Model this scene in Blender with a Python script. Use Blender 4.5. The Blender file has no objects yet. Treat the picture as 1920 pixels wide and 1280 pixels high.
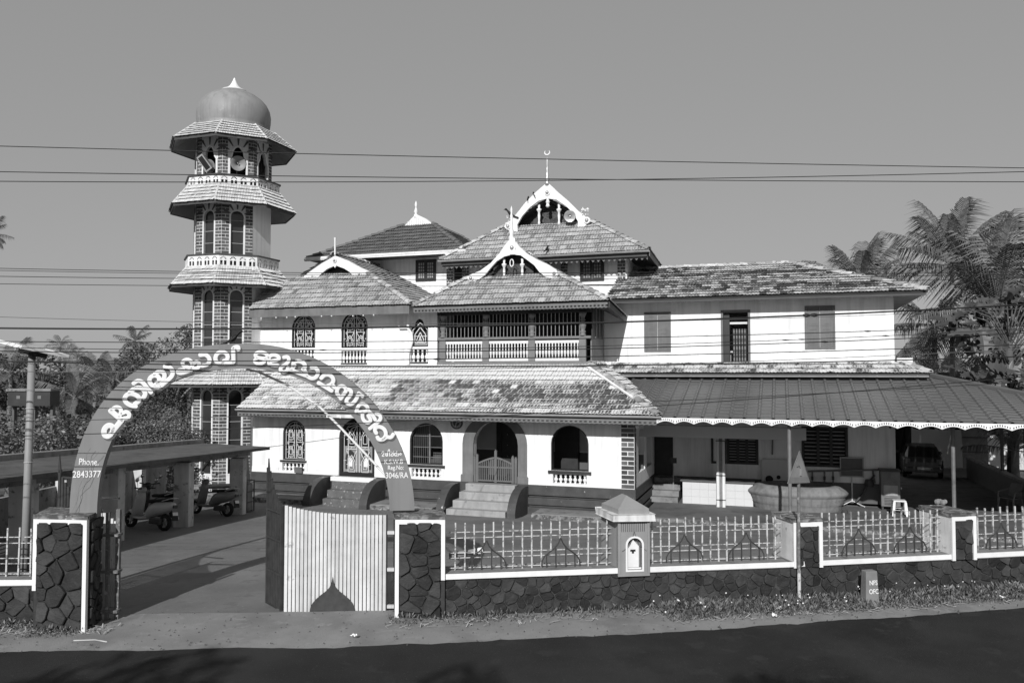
import bpy, bmesh, math, random
from mathutils import Vector, Matrix, noise as mnoise
from mathutils.geometry import tessellate_polygon
random.seed(7)
R=math.radians
SC=bpy.context.scene
C=SC.collection
# ---------------------------------------------------------------- camera, sky, sun, exposure
FPX=1500.0; ZC=4.85; PITCH=math.atan(55/FPX)
cam=bpy.data.cameras.new('camera'); co=bpy.data.objects.new('camera',cam); C.objects.link(co)
co.location=(0,0,ZC); co.rotation_euler=(R(90)+PITCH,0,0)
cam.sensor_width=36; cam.sensor_fit='HORIZONTAL'; cam.lens=36*FPX/1920
cam.clip_start=.1; cam.clip_end=4000
SC.camera=co
SUN_EL=R(29); SUN_AZ=R(180+13)          # sun stands behind the camera and to the left
wd=bpy.data.worlds.new('World'); SC.world=wd; wd.use_nodes=True
nt=wd.node_tree; bg=nt.nodes['Background']
sky=nt.nodes.new('ShaderNodeTexSky'); sky.sky_type='NISHITA'; sky.sun_disc=False
sky.sun_elevation=SUN_EL; sky.sun_rotation=SUN_AZ; sky.air_density=1.0; sky.dust_density=.6; sky.ozone_density=1.0
bw=nt.nodes.new('ShaderNodeRGBToBW')     # black and white photograph
# orange-filter film response: the blue gradient of a clear sky is compressed to an even grey
pw=nt.nodes.new('ShaderNodeMath'); pw.operation='POWER'; pw.inputs[1].default_value=.25
ml_=nt.nodes.new('ShaderNodeMath'); ml_.operation='MULTIPLY'; ml_.inputs[1].default_value=2.05
nt.links.new(sky.outputs[0],bw.inputs[0]); nt.links.new(bw.outputs[0],pw.inputs[0]); nt.links.new(pw.outputs[0],ml_.inputs[0]); nt.links.new(ml_.outputs[0],bg.inputs[0])
bg.inputs[1].default_value=0.12
sl=bpy.data.lights.new('sun','SUN'); sl.energy=4.5; sl.angle=R(.53); sl.color=(1,1,1)
so=bpy.data.objects.new('sun',sl); C.objects.link(so); so.location=(-10,-40,30)
sdir=Vector((math.sin(R(13))*math.cos(SUN_EL),math.cos(R(13))*math.cos(SUN_EL),-math.sin(SUN_EL)))  # travel direction
so.rotation_euler=sdir.to_track_quat('-Z','Y').to_euler()
vs=SC.view_settings; vs.view_transform='Standard'; vs.look='None'; vs.exposure=0; vs.gamma=1; vs.use_curve_mapping=False
# ---------------------------------------------------------------- helpers
TH=R(18.6); OX,OY=-0.653,28.0
UX,UY=math.cos(TH),-math.sin(TH); WX,WY=math.sin(TH),math.cos(TH)
def ray(px,py):
    a=(px-960)/FPX; b=(640-py)/FPX
    return Vector((a,math.cos(PITCH)-b*math.sin(PITCH),math.sin(PITCH)+b*math.cos(PITCH)))
def at(px,py,Y):
    d=ray(px,py); d=d*(Y/d.y); return Vector((d.x,d.y,d.z+ZC))
def fa(px,py,w):
    "point of the mosque's plane at depth w: (u,z) in the mosque's own axes"
    d=ray(px,py); t=(w+OX*WX+OY*WY)/(d.x*WX+d.y*WY)
    X,Y=d.x*t-OX,d.y*t-OY
    return X*UX+Y*UY, ZC+d.z*t
def lp(px,py,w):
    u,z=fa(px,py,w); return Vector((u,w,z))
class MB:
    def __init__(s): s.v=[]; s.f=[]; s.t=[]; s.g={}
    def add(s,vs,fs,tone=.5):
        n=len(s.v); s.v+=[tuple(v) for v in vs]
        s.f+=[tuple(i+n for i in f) for f in fs]; s.t+=[tone]*len(fs); return s
    def box(s,x0,x1,y0,y1,z0,z1,tone=.5):
        return s.add([(x,y,z) for z in (z0,z1) for y in (y0,y1) for x in (x0,x1)],
            [(0,2,3,1),(4,5,7,6),(0,1,5,4),(2,6,7,3),(0,4,6,2),(1,3,7,5)],tone)
    def obox(s,M,sx,sy,sz,tone=.5):
        return s.add([M@Vector((x*sx/2,y*sy/2,z*sz/2)) for z in (-1,1) for y in (-1,1) for x in (-1,1)],
            [(0,2,3,1),(4,5,7,6),(0,1,5,4),(2,6,7,3),(0,4,6,2),(1,3,7,5)],tone)
    def bar(s,a,b,w,h=None,up=(0,0,1),tone=.5):
        "rectangular bar from a to b"
        a=Vector(a);b=Vector(b);d=b-a;L=d.length
        if L<1e-6: return s
        d/=L; up=Vector(up); x=d.cross(up)
        if x.length<1e-4: x=d.cross(Vector((0,1,0)))
        x.normalize(); y=x.cross(d); h=h or w
        vs=[p+x*(i*w/2)+y*(j*h/2) for p in (a,b) for (i,j) in ((-1,-1),(1,-1),(1,1),(-1,1))]
        return s.add(vs,[(3,2,1,0),(4,5,6,7),(0,1,5,4),(1,2,6,5),(2,3,7,6),(3,0,4,7)],tone)
    def prism(s,pts,d,tone=.5):
        "planar polygon pushed by vector d, convex or not"
        pts=[Vector(p) for p in pts]; d=Vector(d); n=len(pts)
        tr=tessellate_polygon([pts])
        vs=pts+[p+d for p in pts]
        fs=[tuple(t) for t in tr]+[tuple(i+n for i in reversed(t)) for t in tr]+[(i,(i+1)%n,(i+1)%n+n,i+n) for i in range(n)]
        return s.add(vs,fs,tone)
    def holed(s,outer,holes,fn,th,tone=.5):
        "wall with openings: 2D loops, fn(a,b,depth)->3D"
        loops=[[Vector((a,b,0)) for a,b in l] for l in [outer]+holes]
        flat=[p for l in loops for p in l]; n=len(flat)
        tr=tessellate_polygon(loops)
        vs=[fn(p.x,p.y,0) for p in flat]+[fn(p.x,p.y,th) for p in flat]
        fs=[tuple(t) for t in tr]+[tuple(i+n for i in reversed(t)) for t in tr]
        k=0
        for l in loops:
            m=len(l); fs+=[(k+i,k+(i+1)%m,k+(i+1)%m+n,k+i+n) for i in range(m)]; k+=m
        return s.add(vs,fs,tone)
    def tube(s,pts,r,n=6,tone=.5,closed=False):
        pts=[Vector(p) for p in pts]; m=len(pts)
        rs=r if isinstance(r,(list,tuple)) else [r]*m
        vs=[];fs=[]; prev=None
        for i,p in enumerate(pts):
            d=(pts[min(i+1,m-1)]-pts[max(i-1,0)])
            if closed: d=pts[(i+1)%m]-pts[i-1]
            if d.length<1e-9: d=Vector((0,0,1))
            d.normalize()
            if prev is None:
                x=d.cross(Vector((0,0,1)))
                if x.length<.05: x=d.cross(Vector((0,1,0)))
            else:
                x=prev-d*prev.dot(d)
            x.normalize(); prev=x; y=d.cross(x)
            vs+=[p+(x*math.cos(2*math.pi*k/n+math.pi/n)+y*math.sin(2*math.pi*k/n+math.pi/n))*rs[i] for k in range(n)]
        for i in range(m if closed else m-1):
            a=i*n; b=((i+1)%m)*n
            fs+=[(a+k,a+(k+1)%n,b+(k+1)%n,b+k) for k in range(n)]
        if not closed: fs+=[tuple(range(n-1,-1,-1)),tuple(range((m-1)*n,m*n))]
        return s.add(vs,fs,tone)
    def lathe(s,prof,n=12,c=(0,0,0),tone=.5,a0=0.,cap=True):
        c=Vector(c); m=len(prof)
        vs=[c+Vector((r*math.cos(a0+2*math.pi*k/n),r*math.sin(a0+2*math.pi*k/n),z)) for r,z in prof for k in range(n)]
        fs=[(i*n+k,i*n+(k+1)%n,(i+1)*n+(k+1)%n,(i+1)*n+k) for i in range(m-1) for k in range(n)]
        if cap: fs+=[tuple(range(n-1,-1,-1)),tuple(range((m-1)*n,m*n))]
        return s.add(vs,fs,tone)
    def clip(s,planes):
        "keep the side of each plane (point, normal) the normal points to"
        bm=bmesh.new(); L=bm.faces.layers.float.new('tone'); G=bm.verts.layers.float.new('groove')
        vs=[bm.verts.new(v) for v in s.v]
        for i,x in s.g.items(): vs[i][G]=x
        for f,t in zip(s.f,s.t):
            try: bm.faces.new([vs[i] for i in f])[L]=t
            except ValueError: pass
        for co_,no in planes:
            bmesh.ops.bisect_plane(bm,geom=bm.verts[:]+bm.edges[:]+bm.faces[:],plane_co=co_,plane_no=no,clear_inner=True)
        bm.verts.index_update()
        s.v=[tuple(v.co) for v in bm.verts]; s.f=[tuple(v.index for v in f.verts) for f in bm.faces]; s.t=[f[L] for f in bm.faces]
        s.g={v.index:v[G] for v in bm.verts if v[G]>0}
        bm.free(); return s
    def mesh(s,name,m,smooth=False):
        me=bpy.data.meshes.new(name); me.from_pydata(s.v,[],s.f)
        at_=me.attributes.new('tone','FLOAT','FACE'); at_.data.foreach_set('value',s.t)
        if s.g:
            a2=me.attributes.new('groove','FLOAT','POINT'); a2.data.foreach_set('value',[s.g.get(i,0.) for i in range(len(s.v))])
        me.materials.append(m)
        if smooth: me.shade_smooth()
        me.update(); return me
    def build(s,name,m,parent=None,smooth=False,bevel=0,loc=None):
        o=bpy.data.objects.new(name,s.mesh(name,m,smooth)); C.objects.link(o); o.parent=parent
        if loc is not None: o.location=loc
        if bevel:
            b=o.modifiers.new('bevel','BEVEL'); b.width=bevel; b.segments=2; b.limit_method='ANGLE'; b.angle_limit=R(40)
        return o
def inst(name,me,parent,loc=(0,0,0),rot=(0,0,0),sc=(1,1,1)):
    o=bpy.data.objects.new(name,me); C.objects.link(o); o.parent=parent
    o.location=loc; o.rotation_euler=rot; o.scale=sc; return o
def instM(name,me,parent,M):
    o=bpy.data.objects.new(name,me); C.objects.link(o); o.parent=parent; o.matrix_local=M; return o
def tag(o,label=None,cat=None,group=None,kind=None):
    if label: o['label']=label
    if cat: o['category']=cat
    if group: o['group']=group
    if kind: o['kind']=kind
    return o
def thing(name,label,cat,loc=(0,0,0),rz=0.,group=None):
    o=bpy.data.objects.new(name,None); C.objects.link(o); o.location=loc; o.rotation_euler=(0,0,rz); o.empty_display_size=.2
    return tag(o,label,cat,group)
def frame(ax,ay,az,loc):
    M=Matrix.Identity(4)
    for i,a in enumerate((ax,ay,az)): M.col[i][:3]=Vector(a)
    M.col[3][:3]=Vector(loc); return M
# ---------------------------------------------------------------- materials (all neutral greys)
MATS={}
def mat(name,v,rough=.8,var=.2,scale=3.,bump=0.,bscale=None,spot=None,streak=0,tone=0.,metal=0.,spec=.35,coord='W',groove=None,detail=6):
    m=bpy.data.materials.new(name); m.use_nodes=True; n=m.node_tree.nodes; l=m.node_tree.links
    b=n['Principled BSDF']; b.inputs['Roughness'].default_value=rough; b.inputs['Metallic'].default_value=metal
    b.inputs['Specular IOR Level'].default_value=spec
    if coord=='W': src=n.new('ShaderNodeNewGeometry').outputs['Position']
    else: src=n.new('ShaderNodeTexCoord').outputs['Object']
    def nz(sc,det=detail,mp=None):
        t=n.new('ShaderNodeTexNoise'); t.inputs['Scale'].default_value=sc; t.inputs['Detail'].default_value=det; t.inputs['Roughness'].default_value=.6
        if mp:
            q=n.new('ShaderNodeMapping'); q.inputs['Scale'].default_value=mp; l.new(src,q.inputs[0]); l.new(q.outputs[0],t.inputs['Vector'])
        else: l.new(src,t.inputs['Vector'])
        return t.outputs['Fac']
    def mr(x,a,b_,c,d):
        q=n.new('ShaderNodeMapRange'); l.new(x,q.inputs[0])
        for i,k in enumerate((a,b_,c,d)): q.inputs[i+1].default_value=k
        return q.outputs[0]
    def mth(op,x,y):
        q=n.new('ShaderNodeMath'); q.operation=op
        for i,k in enumerate((x,y)):
            if isinstance(k,(int,float)): q.inputs[i].default_value=k
            else: l.new(k,q.inputs[i])
        return q.outputs[0]
    c=mr(nz(scale),.28,.72,v*(1-var),v*(1+var))
    if tone:
        a=n.new('ShaderNodeAttribute'); a.attribute_name='tone'
        c=mth('MULTIPLY',c,mr(a.outputs['Fac'],0,1,1-tone,1+tone))
    if streak:
        c=mth('MULTIPLY',c,mr(nz(1.,4,(5,5,.35)),.45,.7,1,1-streak))
    if spot:
        for (thr,wid,ssc,val) in (spot if isinstance(spot[0],tuple) else (spot,)):
            q=n.new('ShaderNodeMix'); q.data_type='FLOAT'
            l.new(mr(nz(ssc,8),thr-wid,thr+wid,0,1),q.inputs[0]); l.new(c,q.inputs[2]); q.inputs[3].default_value=val; c=q.outputs[0]
    if groove:
        ga=n.new('ShaderNodeAttribute'); ga.attribute_name='groove'; ta=n.new('ShaderNodeAttribute'); ta.attribute_name='tone'
        x=mth('ADD',mth('ADD',ga.outputs['Fac'],mr(nz(11.,5),0,1,-.75,.75)),mr(ta.outputs['Fac'],0,1,groove[1],-groove[1]))
        q=n.new('ShaderNodeMix'); q.data_type='FLOAT'; l.new(mr(x,.45,1.0,0,1),q.inputs[0]); l.new(c,q.inputs[2]); q.inputs[3].default_value=groove[0]; c=q.outputs[0]
    l.new(c,b.inputs['Base Color'])
    if bump:
        q=n.new('ShaderNodeBump'); q.inputs['Strength'].default_value=bump; q.inputs['Distance'].default_value=.02
        l.new(nz(bscale or scale*4),q.inputs['Height']); l.new(q.outputs[0],b.inputs['Normal'])
    MATS[name]=m; return m
M=MATS
mat('white_wall',.78,.85,.06,1.2,.06,30,streak=.2,spot=((.70,.05,1.1,.60),(.74,.02,6,.42)))
mat('pillar_paint',.5,.9,.2,2,.15,20,streak=.25,spot=(.64,.05,6,.16))
mat('white_paint',.72,.6,.07,4,.05,40,streak=.06,spot=(.74,.03,9,.45))
mat('box_white',.68,.6,.06,5,.05,30,streak=.1,spot=(.75,.02,18,.3))
mat('white_old',.62,.75,.14,3,.1,30,streak=.35,spot=(.66,.05,7,.22))
mat('gate_white',.60,.65,.12,5,.1,40,streak=.3,spot=((.66,.04,5,.3),(.7,.02,30,.15)))
mat('white_peel',.5,.7,.1,5,.2,40,spot=((.53,.03,14,.17),(.62,.03,50,.1)))
mat('interior_wall',.55,.85,.05,1,.02)
mat('dado',.09,.6,.15,2)
mat('plinth',.055,.6,.25,3,.08,30,spot=((.70,.015,2.6,.5),(.69,.03,14,.14)))
mat('plinth_step',.11,.75,.3,3,.15,30,spot=((.62,.03,9,.34),(.64,.02,22,.05)))
mat('step_stone',.30,.7,.18,2.2,.12,30,streak=.2,spot=(.64,.06,5,.18))
mat('ledge',.2,.8,.25,2,.1,30,spot=(.6,.08,3,.1))
mat('kerb_edge',.2,.9,.4,6,.3,25,spot=((.5,.06,7,.07),(.63,.03,11,.42)))
mat('tile',.37,.75,.12,7,.25,60,tone=.16,groove=(.12,.45),spot=((.69,.04,3.5,.12),))
mat('tile_mossy',.60,.8,.10,8,.3,60,tone=.14,groove=(.075,1.2),spot=((.70,.04,2.6,.12),))
mat('tile_wing',.42,.85,.2,9,.35,60,tone=.4,groove=(.06,1.1),spot=((.60,.05,5.5,.06),(.62,.06,1.1,.11)))
mat('tile_dark',.125,.7,.12,6,.2,60,tone=.16,groove=(.06,.3),spot=(.72,.05,4,.08))
mat('tile_pale',.52,.7,.1,6,.2,60,tone=.25,spot=(.68,.05,8,.25))
mat('ridge_tile',.38,.8,.25,5,.3,40,tone=.4,spot=((.6,.05,6,.12),(.66,.04,3,.62)))
mat('roof_board',.05,.8,.2,3)
mat('soffit',.12,.8,.2,2,streak=.2)
mat('soffit_light',.34,.8,.15,2)
mat('fascia',.15,.65,.2,2,.05,30,streak=.2)
mat('fascia_dark',.06,.65,.2,2)
mat('gutter',.33,.5,.15,2,streak=.15)
mat('gutter_white',.75,.5,.08,2,streak=.1)
mat('bay_wood',.155,.6,.18,2.5,.1,40,spot=(.68,.04,6,.08))
mat('dark_wood',.03,.5,.3,3)
mat('shutter',.13,.55,.15,2.5,.06,30,streak=.15)
mat('gate_wood',.125,.5,.12,3)
mat('lattice',.62,.7,.1,4)
mat('grille',.64,.5,.08,4)
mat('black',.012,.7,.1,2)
mat('glass',.03,.12,.3,1,spec=.6)
mat('dark_glass',.018,.2,.3,1,spec=.5)
mat('iron',.045,.5,.3,8,metal=0)
mat('steel',.42,.35,.2,8,metal=.4)
mat('grey_paint',.24,.55,.08,3,.03,30,streak=.1)
mat('arch_paint',.19,.6,.07,1.5,.04,20,streak=.15,spot=(.74,.02,3,.1))
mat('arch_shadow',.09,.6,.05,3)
mat('letter',.70,.6,.08,9,spot=(.72,.04,12,.5))
mat('stone',.03,.7,.45,3.2,.8,16,tone=.5,coord='W',spot=(.76,.01,30,.3))
mat('mortar',.035,.9,.3,6,.4,30)
mat('mortar_light',.05,.9,.3,6,.4,30)
mat('brick',.085,.6,.2,5,tone=.5)
mat('brick_light',.30,.7,.15,5,tone=.3)
mat('brick_mortar',.66,.8,.12,5,streak=.1)
mat('dome',.25,.55,.1,1.3,.04,15,streak=.22,spot=(.68,.06,1.5,.36))
mat('concrete',.24,.9,.25,2,.2,20,streak=.3,spot=(.63,.05,6,.09))
mat('shed_roof',.105,.9,.25,1.5,.2,20,streak=.25,spot=(.6,.08,2,.06))
mat('metal_roof',.095,.45,.1,.7,.02,20,streak=.12,spec=.4)
mat('tin',.15,.5,.25,4,.1,30)
mat('asphalt',.034,.9,.35,.5,.9,150,spec=.15,spot=((.58,.08,.4,.021),(.60,.03,1.7,.040),(.655,.02,38,.085),(.66,.02,70,.012)))
mat('dirt',.22,.95,.2,1.1,.6,60,spot=((.58,.07,.9,.165),(.62,.05,4,.25),(.66,.02,28,.10)))
mat('yard',.16,.85,.2,.8,.3,30,spot=((.58,.1,.5,.115),(.60,.05,3.2,.125),(.66,.03,14,.20),(.68,.03,22,.085)))
mat('soil',.085,.95,.4,1.5,.6,20)
mat('apron',.12,.8,.25,1.2,.1,30,spot=(.6,.08,1.6,.07))
mat('white_tile',.58,.3,.03,3)
mat('well',.19,.75,.25,2.2,.2,25,streak=.35,spot=(.6,.06,4,.14))
mat('leaf_dark',.058,.6,.45,1.5,tone=.7,spec=.3)
mat('leaf_mid',.092,.6,.4,1.5,tone=.7,spec=.3)
mat('leaf_light',.15,.55,.35,2,tone=.6,spec=.3)
mat('palm_leaf',.12,.55,.3,2,tone=.6,spec=.25)
mat('palm_rib',.28,.6,.2,2)
mat('bread_leaf',.052,.45,.3,3,tone=.5,spec=.5)
mat('trunk',.16,.9,.35,4,.4,20)
mat('weed',.10,.7,.4,4,tone=.8)
mat('straw',.42,.9,.25,6,tone=.4)
mat('rubber',.012,.7,.2,4)
mat('scooter_grey',.5,.35,.08,3,spec=.5)
mat('scooter_dark',.2,.35,.1,3,spec=.5)
mat('car_paint',.05,.25,.1,2,spec=.6)
mat('chrome',.55,.2,.1,4,metal=.9)
mat('plastic_white',.72,.4,.04,4)
mat('plate',.6,.5,.06,6)
mat('board',.11,.7,.2,3)
mat('wire',.012,.6,.2,3)
mat('wire_grey',.10,.6,.2,3)
mat('bird',.006,.6,.3,9)
mat('litter',.7,.8,.1,6)
mat('marker',.18,.7,.15,4,.15,30)
mat('rust',.13,.8,.4,9,.3,30,spot=(.6,.05,14,.3))
# ---------------------------------------------------------------- the lie of the land
def ywall(x):
    P=((-60,10.2),(-9,12.1),(-1.03,12.49),(4.56,13.28),(9,14.1),(60,22))
    for (a,b),(c,d) in zip(P,P[1:]):
        if x<=c or c==60: return b+(d-b)*(x-a)/(c-a)
def yedge(x):
    P=((-60,9.6),(-20,10.4),(-7,10.96),(-1.94,11.18),(2.69,11.85),(8.33,13.0),(20,15.9),(60,27))
    for (a,b),(c,d) in zip(P,P[1:]):
        if x<=c or c==60: return b+(d-b)*(x-a)/(c-a)
def gz(x,y):
    yf=26.4-.3366*(x-4.05); yf=min(max(yf,21),34)
    yw=ywall(max(-60,min(60,x)))
    z1=-.02
    s=(y-yw-.3)/max(1.,yf-1.2-yw); s=min(max(s,0),1)
    z=1.05+(z1-1.05)*s**1.5
    if y>60: z-=min((y-60)*.004,.6)
    return z
def sheet(name,xs,ys,m,fn,kind='structure'):
    b=MB(); n=len(ys)
    b.v=[(x,y,z) for x in xs for (x,y,z) in [fn(x,y) for y in ys]]
    b.f=[(i*n+j,(i+1)*n+j,(i+1)*n+j+1,i*n+j+1) for i in range(len(xs)-1) for j in range(n-1)]; b.t=[.5]*len(b.f)
    return tag(b.build(name,m,smooth=True),kind=kind)
XS=[-1500,-500,-200,-100,-60]+[x*1.0 for x in range(-45,46)]+[60,100,200,500,1500]
YS=[-400,-100,-30,0,6,9]+[9.5+.5*i for i in range(54)]+[38,42,50,60,80,120,200,400,1000,2500]
tag(sheet('ground',XS,YS,M['soil'],lambda x,y:(x,y,gz(x,y)-.06)),'dark soil ground','ground')
def roadfn(x,t): return (x,-3+(yedge(x)+3+.07*mnoise.noise(Vector((x*.9,3,0)))+.05*mnoise.noise(Vector((x*3.1,8,0)))+.03*mnoise.noise(Vector((x*9,5,0))))*t,1.056)
tag(sheet('road',[-60+x*1. for x in range(44)]+[-16+.12*x for x in range(267)]+[16.5+x*1. for x in range(44)],[0,.25,.5,.75,1],M['asphalt'],roadfn),'dark asphalt road along the bottom of the picture','road')
def vergefn(x,t):
    y0=yedge(x)-.3; y1=ywall(x)+.35
    y=y0+(y1-y0)*t; return (x,y,gz(x,y)+.016+.014*abs(mnoise.noise(Vector((x*1.3,y*1.3,0)))) if t>.2 else 1.046)
tag(sheet('road_verge',[-60+x*.5 for x in range(241)],[0,.15,.3,.45,.6,.8,1],M['dirt'],vergefn),'pale dirt verge between the road and the stone wall','verge')
def yardfn(x,t):
    y0=ywall(x)-.25; yf=26.4-.3366*(x-4.05); y1=min(max(yf,21),34)+1.5
    y=y0+(y1-y0)*t; return (x,y,gz(x,y)+.004)
tag(sheet('yard_paving',[-11+x*.5 for x in range(70)],[i/30 for i in range(31)],M['yard'],yardfn),'grey paved yard sloping down to the mosque','paving')
# ---------------------------------------------------------------- roof tiles
TW,TC=.235,.31
def tile_mb(b,Mx,w=TW,c=TC,tone=.5,lift=.056):
    "interlocking clay tile: two troughs between raised edges, its nose lifted over the course below"
    L=c*1.12; hs=(.018,.0,.02,.0,.018); w*=.975; n0=len(b.v)
    ys=(0,.16*c,.82*c,L)
    vs=[Mx@Vector((w*k/4,y,hs[k]+lift+(.004-lift)*y/L)) for y in ys for k in range(5)]
    vs+=[Mx@Vector((w*k/4,.004,hs[k]+lift-.016)) for k in range(5)]
    fs=[(r*5+k,r*5+k+1,r*5+k+6,r*5+k+5) for r in range(3) for k in range(4)]+[(k+20,k+21,k+1,k) for k in range(4)]
    b.add(vs,fs,tone)
    for r in (1,2):
        for k in (1,3): b.g[n0+r*5+k]=1.
        b.g[n0+r*5+2]=.45
TILE_ME={}
def tile_me(m,q):
    k=(m,q)
    if k not in TILE_ME:
        b=MB(); tile_mb(b,Matrix.Identity(4),TW*.985,TC,q/9); TILE_ME[k]=b.mesh('tile',M[m])
    return TILE_ME[k]
def ridge_me(m='ridge_tile'):
    k=('ridge',m)
    if k not in TILE_ME:
        out=[]
        for q in range(5):
            b=MB(); n=6
            vs=[]; 
            for x,r in ((0,.15),(.36,.12)):
                vs+=[(x,r*math.cos(math.pi*i/n),r*math.sin(math.pi*i/n)*.8) for i in range(n+1)]
            vs+=[(0,r*.8*math.cos(math.pi*i/n),.12*.75*math.sin(math.pi*i/n)) for i in range(n+1)]
            fs=[(i+1,i,n+1+i,n+2+i) for i in range(n)]+[(i,i+1,2*n+3+i,2*n+2+i) for i in range(n)]
            b.add(vs,fs,q/4); out.append(b.mesh('ridge_tile',M[m]))
        TILE_ME[k]=out
    return TILE_ME[k]
def ridge(par,a,b,m='ridge_tile',sc=1.,step=.31):
    a=Vector(a);b=Vector(b);d=b-a;L=d.length;d.normalize()
    y=Vector((0,0,1)).cross(d); y.normalize(); z=d.cross(y)
    n=max(1,int(L/(step*sc)))
    rnd=random.Random(int(L*1000))
    for i in range(n):
        p=a+d*(L*i/n)+z*.03
        tilt=Matrix.Rotation(rnd.uniform(-.06,.06)+.06,4,'Y')@Matrix.Rotation(rnd.uniform(-.07,.07),4,'Z')
        instM('ridge_tile',rnd.choice(ridge_me(m)),par,frame(d,y,z,p)@tilt@Matrix.Diagonal((sc*1.05,sc,sc,1)))
def roof(name,poly,par,m='tile',tone=None,wd=TW,course=TC,single=0,near=None,board='roof_board',offset=.5,thick=.05,label=None):
    "poly[0]->poly[1] is the eave. A deck, with tiles laid on it in courses"
    P=[Vector(p) for p in poly]; ex=(P[1]-P[0]).normalized()
    nrm=Vector((0,0,0))
    for i in range(len(P)): nrm+=P[i].cross(P[(i+1)%len(P)])
    nrm.normalize()
    if nrm.z<0: nrm=-nrm
    up=nrm.cross(ex); up.normalize()
    cen=sum(P,Vector())/len(P)
    if (cen-P[0]).dot(up)<0: up=-up
    deck=MB().prism([p-nrm*.002 for p in P],-nrm*thick).build(name,M[board],par)
    if label: deck['label']=label
    ss=[(p-P[0]).dot(ex) for p in P]; ts=[(p-P[0]).dot(up) for p in P]
    planes=[]
    for i in range(1,len(P)):
        a,b=P[i],P[(i+1)%len(P)]; no=(b-a).cross(nrm); no.normalize()
        if (cen-a).dot(no)<0: no=-no
        planes.append((a,no))
    rows=int(max(ts)/course)+1; b=MB(); cand=[]
    rnd=random.Random(len(P)*7+int(ss[1]*100))
    for j in range(rows):
        t0=j*course-.05
        off=(j%2)*offset*wd-wd
        i=0
        while off+i*wd<max(ss)+wd:
            s0=min(ss)+off+i*wd; i+=1
            c_=P[0]+ex*(s0+wd/2)+up*(t0+course*.5)
            dm=min((c_-pc).dot(no) for pc,no in planes)
            if dm<-wd*1.2: continue
            tn=tone(c_,j,rnd) if tone else min(1,max(0,rnd.gauss(.58,.17)+.25*mnoise.noise(c_*.8)))
            jit=Matrix.Rotation(rnd.uniform(-.012,.012),4,'Z')@Matrix.Translation((0,rnd.uniform(-.012,.012),rnd.uniform(0,.008)))
            Mx=frame(ex,up,nrm,P[0]+ex*s0+up*t0+nrm*.012)@jit
            if single and dm>wd*1.1 and j>0: cand.append((Mx,tn,c_))
            else: tile_mb(b,Mx,wd,course,tn)
    if single:
        cand.sort(key=lambda q:(q[2]-Vector(near)).length)
        for Mx,tn,c_ in cand[:single]: instM('tile',tile_me(m,int(round(tn*9))),deck,Mx)
        for Mx,tn,c_ in cand[single:]: tile_mb(b,Mx,wd,course,tn)
    b.clip(planes)
    tag(b.build('tiles',M[m],deck),kind='stuff')
    return deck
# ---------------------------------------------------------------- opening shapes and grilles
def arch_loop(u0,u1,z0,z1,n=12,k=1.):
    r=(u1-u0)/2; c=(u0+u1)/2; zs=z1-r*k
    return [(u0,z0),(u1,z0)]+[(c+r*math.cos(math.pi*i/n),zs+r*k*math.sin(math.pi*i/n)) for i in range(n+1)]
def rect(u0,u1,z0,z1): return [(u0,z0),(u1,z0),(u1,z1),(u0,z1)]
BAL={}
def baluster_me(h,r,m='white_paint'):
    k=(round(h,2),round(r,3),m)
    if k not in BAL:
        p=[(.55,0),(.55,.09),(.38,.12),(.5,.2),(.95,.36),(.9,.46),(.45,.6),(.35,.7),(.6,.76),(.6,.82),(.4,.86),(.55,.92),(.55,1)]
        BAL[k]=MB().lathe([(a*r,b*h) for a,b in p],8).mesh('baluster',M[m],True)
    return BAL[k]
def baluster_panel(par,u0,u1,z0,z1,w,n,m='white_paint',back='black'):
    o=MB().box(u0,u1,w+.24,w+.26,z0,z1).build('recess',M[back],par)
    for i in range(n):
        inst('baluster',baluster_me(z1-z0,(u1-u0)/n*.46,m),par,((u0+(u1-u0)*(i+.5)/n),w+.09,z0))
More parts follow.
